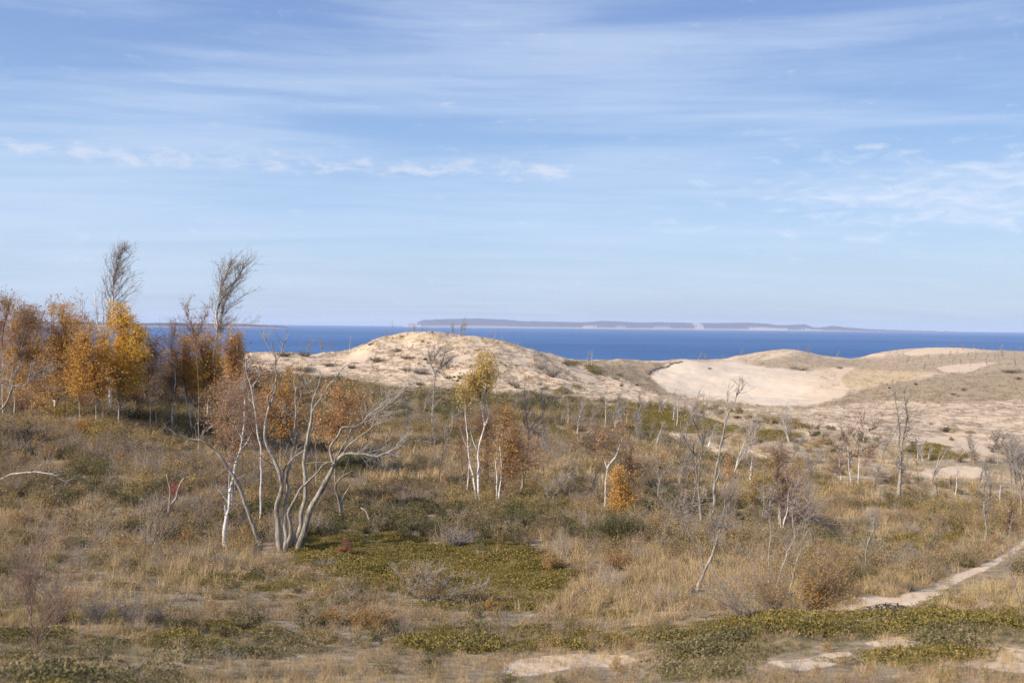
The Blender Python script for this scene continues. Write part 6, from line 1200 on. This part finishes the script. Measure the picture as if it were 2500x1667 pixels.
# ------------------------------------------------------------------ haze, sky, sun
def skyworld():
    w = bpy.data.worlds.new('World'); sc.world = w; w.use_nodes = True; nt = w.node_tree; nt.nodes.clear(); lk = nt.links
    sky = N(nt, 'ShaderNodeTexSky', sky_type='NISHITA'); sky.sun_disc = False
    sky.sun_elevation = SUN_EL; sky.sun_rotation = SUN_ROT; sky.air_density = 1.0; sky.dust_density = 1.2; sky.ozone_density = 2.0; sky.altitude = 200
    tc = N(nt, 'ShaderNodeTexCoord').outputs['Generated']
    sx = N(nt, 'ShaderNodeSeparateXYZ'); lk.new(tc, sx.inputs[0]); x, y, z = sx.outputs
    zc = math_(nt, 'MAXIMUM', z, 0.0)
    az = math_(nt, 'ARCTAN2', x, y)
    den = math_(nt, 'ADD', zc, .10)
    cb = N(nt, 'ShaderNodeCombineXYZ'); lk.new(math_(nt, 'DIVIDE', x, den), cb.inputs[0]); lk.new(math_(nt, 'DIVIDE', math_(nt, 'MAXIMUM', y, .001), den), cb.inputs[1])
    ca = N(nt, 'ShaderNodeCombineXYZ'); lk.new(az, ca.inputs[0]); lk.new(zc, ca.inputs[1])
    # blue gradient of the clear sky over the Nishita base
    grad = ramp(nt, zc, [(0, (.41, .49, .64)), (.035, (.43, .56, .72)), (.10, (.36, .54, .81)), (.18, (.21, .385, .71)), (.30, (.10, .22, .56)), (.7, (.10, .22, .55))])
    nis = N(nt, 'ShaderNodeMix', data_type='RGBA', blend_type='MULTIPLY'); nis.inputs[0].default_value = 1
    lk.new(sky.outputs[0], nis.inputs[6]); nis.inputs[7].default_value = (SKYK, SKYK, SKYK, 1)
    base = mixc(nt, .75, nis.outputs[2], grad)
    # high thin streaks
    mp = N(nt, 'ShaderNodeMapping'); lk.new(cb.outputs[0], mp.inputs[0]); mp.inputs['Rotation'].default_value = (0, 0, R(-7)); mp.inputs['Scale'].default_value = (.32, 1.5, 1)
    c1 = noise(nt, mp.outputs[0], 1.5, 8, .62, .6)
    c2 = noise(nt, vscale(nt, ca.outputs[0], (2.2, 30, 1)), 1.0, 6, .6, .5)
    c3 = noise(nt, vscale(nt, ca.outputs[0], (3.5, 90, 1)), 1.0, 4, .6, .3)
    cl = noise(nt, vscale(nt, ca.outputs[0], (1.6, 5, 1)), 1.3, 3, .5)
    v = math_(nt, 'ADD', math_(nt, 'MULTIPLY', c1, .55), math_(nt, 'ADD', math_(nt, 'MULTIPLY', c2, .5), math_(nt, 'MULTIPLY', c3, .18)))
    v = math_(nt, 'ADD', v, math_(nt, 'MULTIPLY', math_(nt, 'SUBTRACT', cl, .5), .45))
    thin = maprange(nt, v, .46, .80)
    base = mixc(nt, math_(nt, 'ADD', math_(nt, 'MULTIPLY', thin, .46), .16), base, (.54, .64, .80))
    # small puffs in a row, and a patch of rippled cloud to the right
    def gauss(v, c, w):
        d = math_(nt, 'DIVIDE', math_(nt, 'SUBTRACT', v, c), w); return math_(nt, 'POWER', 2.718, math_(nt, 'MULTIPLY', math_(nt, 'MULTIPLY', d, d), -1.0))
    pn = noise(nt, vscale(nt, ca.outputs[0], (16, 42, 1)), 1.8, 8, .62, .3)
    row = math_(nt, 'MULTIPLY', gauss(zc, .153, .014), maprange(nt, az, .10, .0, 0, 1))
    pz = math_(nt, 'MULTIPLY', gauss(az, -.0692, .022), gauss(zc, .215, .010))
    pz = math_(nt, 'ADD', pz, math_(nt, 'MULTIPLY', gauss(az, -.365, .018), gauss(zc, .238, .008)))
    pz = math_(nt, 'ADD', pz, math_(nt, 'MULTIPLY', gauss(az, .35, .06), gauss(zc, .170, .006)))
    pz = math_(nt, 'ADD', pz, math_(nt, 'MULTIPLY', gauss(az, .035, .03), gauss(zc, .152, .010)))
    puff = maprange(nt, math_(nt, 'ADD', pn, math_(nt, 'MULTIPLY', math_(nt, 'SUBTRACT', math_(nt, 'MINIMUM', math_(nt, 'ADD', row, pz), 1.0), 1.0), .28)), .40, .70)
    base = mixc(nt, math_(nt, 'MULTIPLY', puff, .62), base, (.66, .69, .78))
    rp = noise(nt, vscale(nt, ca.outputs[0], (16, 60, 1)), 1.3, 7, .62, .5)
    pm = math_(nt, 'MULTIPLY', gauss(az, .42, .24), gauss(zc, .122, .042))
    rip = maprange(nt, math_(nt, 'ADD', rp, math_(nt, 'MULTIPLY', math_(nt, 'SUBTRACT', pm, 1.0), .22)), .36, .68)
    base = mixc(nt, math_(nt, 'MULTIPLY', rip, .50), base, (.72, .76, .86))
    bg = N(nt, 'ShaderNodeBackground'); lk.new(base, bg.inputs[0]); bg.inputs[1].default_value = BGS
    # the colours above are already scaled to the picture; strength stays near 1 because SKYK carries the 0.1
    o = N(nt, 'ShaderNodeOutputWorld'); lk.new(bg.outputs[0], o.inputs[0])
SUNV = np.array([-.80, -.46, .56]); SUNV /= np.linalg.norm(SUNV)
SUN_EL = math.asin(SUNV[2]); SUN_ROT = math.atan2(SUNV[0], SUNV[1])
SKYK = .10; BGS = .95
skyworld()
sl = bpy.data.lights.new('sun', 'SUN'); sl.energy = 5.0; sl.angle = R(.5); sl.color = (1, .885, .73)
so = bpy.data.objects.new('sun', sl); COL.objects.link(so)
so.rotation_euler = Vector([-float(v) for v in SUNV]).to_track_quat('-Z', 'Y').to_euler(); so.location = (-40, -30, 60)
if HAZE:
    hm, nt, nd, lk = newmat('lake_haze')
    pv_ = N(nt, 'ShaderNodeVolumePrincipled'); pv_.inputs['Color'].default_value = (.72, .82, 1, 1); pv_.inputs['Density'].default_value = HAZE; pv_.inputs['Anisotropy'].default_value = .0
    o_ = N(nt, 'ShaderNodeOutputMaterial'); lk.new(pv_.outputs[0], o_.inputs['Volume'])
    x0, x1, y0, y1, z0, z1 = -34000, 34000, -900, 30500, -76, 150
    v = np.array([[x, y, z] for z in (z0, z1) for y in (y0, y1) for x in (x0, x1)], float)
    q = np.array([[0, 2, 3, 1], [4, 5, 7, 6], [0, 1, 5, 4], [2, 6, 7, 3], [0, 4, 6, 2], [1, 3, 7, 5]])
    tag(mesh_np('haze', v, q, hm), kind='stuff')
sc.view_settings.view_transform = 'Standard'; sc.view_settings.look = 'None'; sc.view_settings.exposure = .36; sc.view_settings.gamma = 1
sc.render.engine = 'CYCLES'; cy = sc.cycles
cy.max_bounces = 6; cy.diffuse_bounces = 2; cy.glossy_bounces = 2; cy.transmission_bounces = 3; cy.volume_bounces = 1; cy.transparent_max_bounces = 4
cy.use_denoising = True; cy.denoiser = 'OPENIMAGEDENOISE'; cy.denoising_input_passes = 'RGB_ALBEDO_NORMAL'; cy.denoising_prefilter = 'NONE'; cy.sample_clamp_indirect = 4
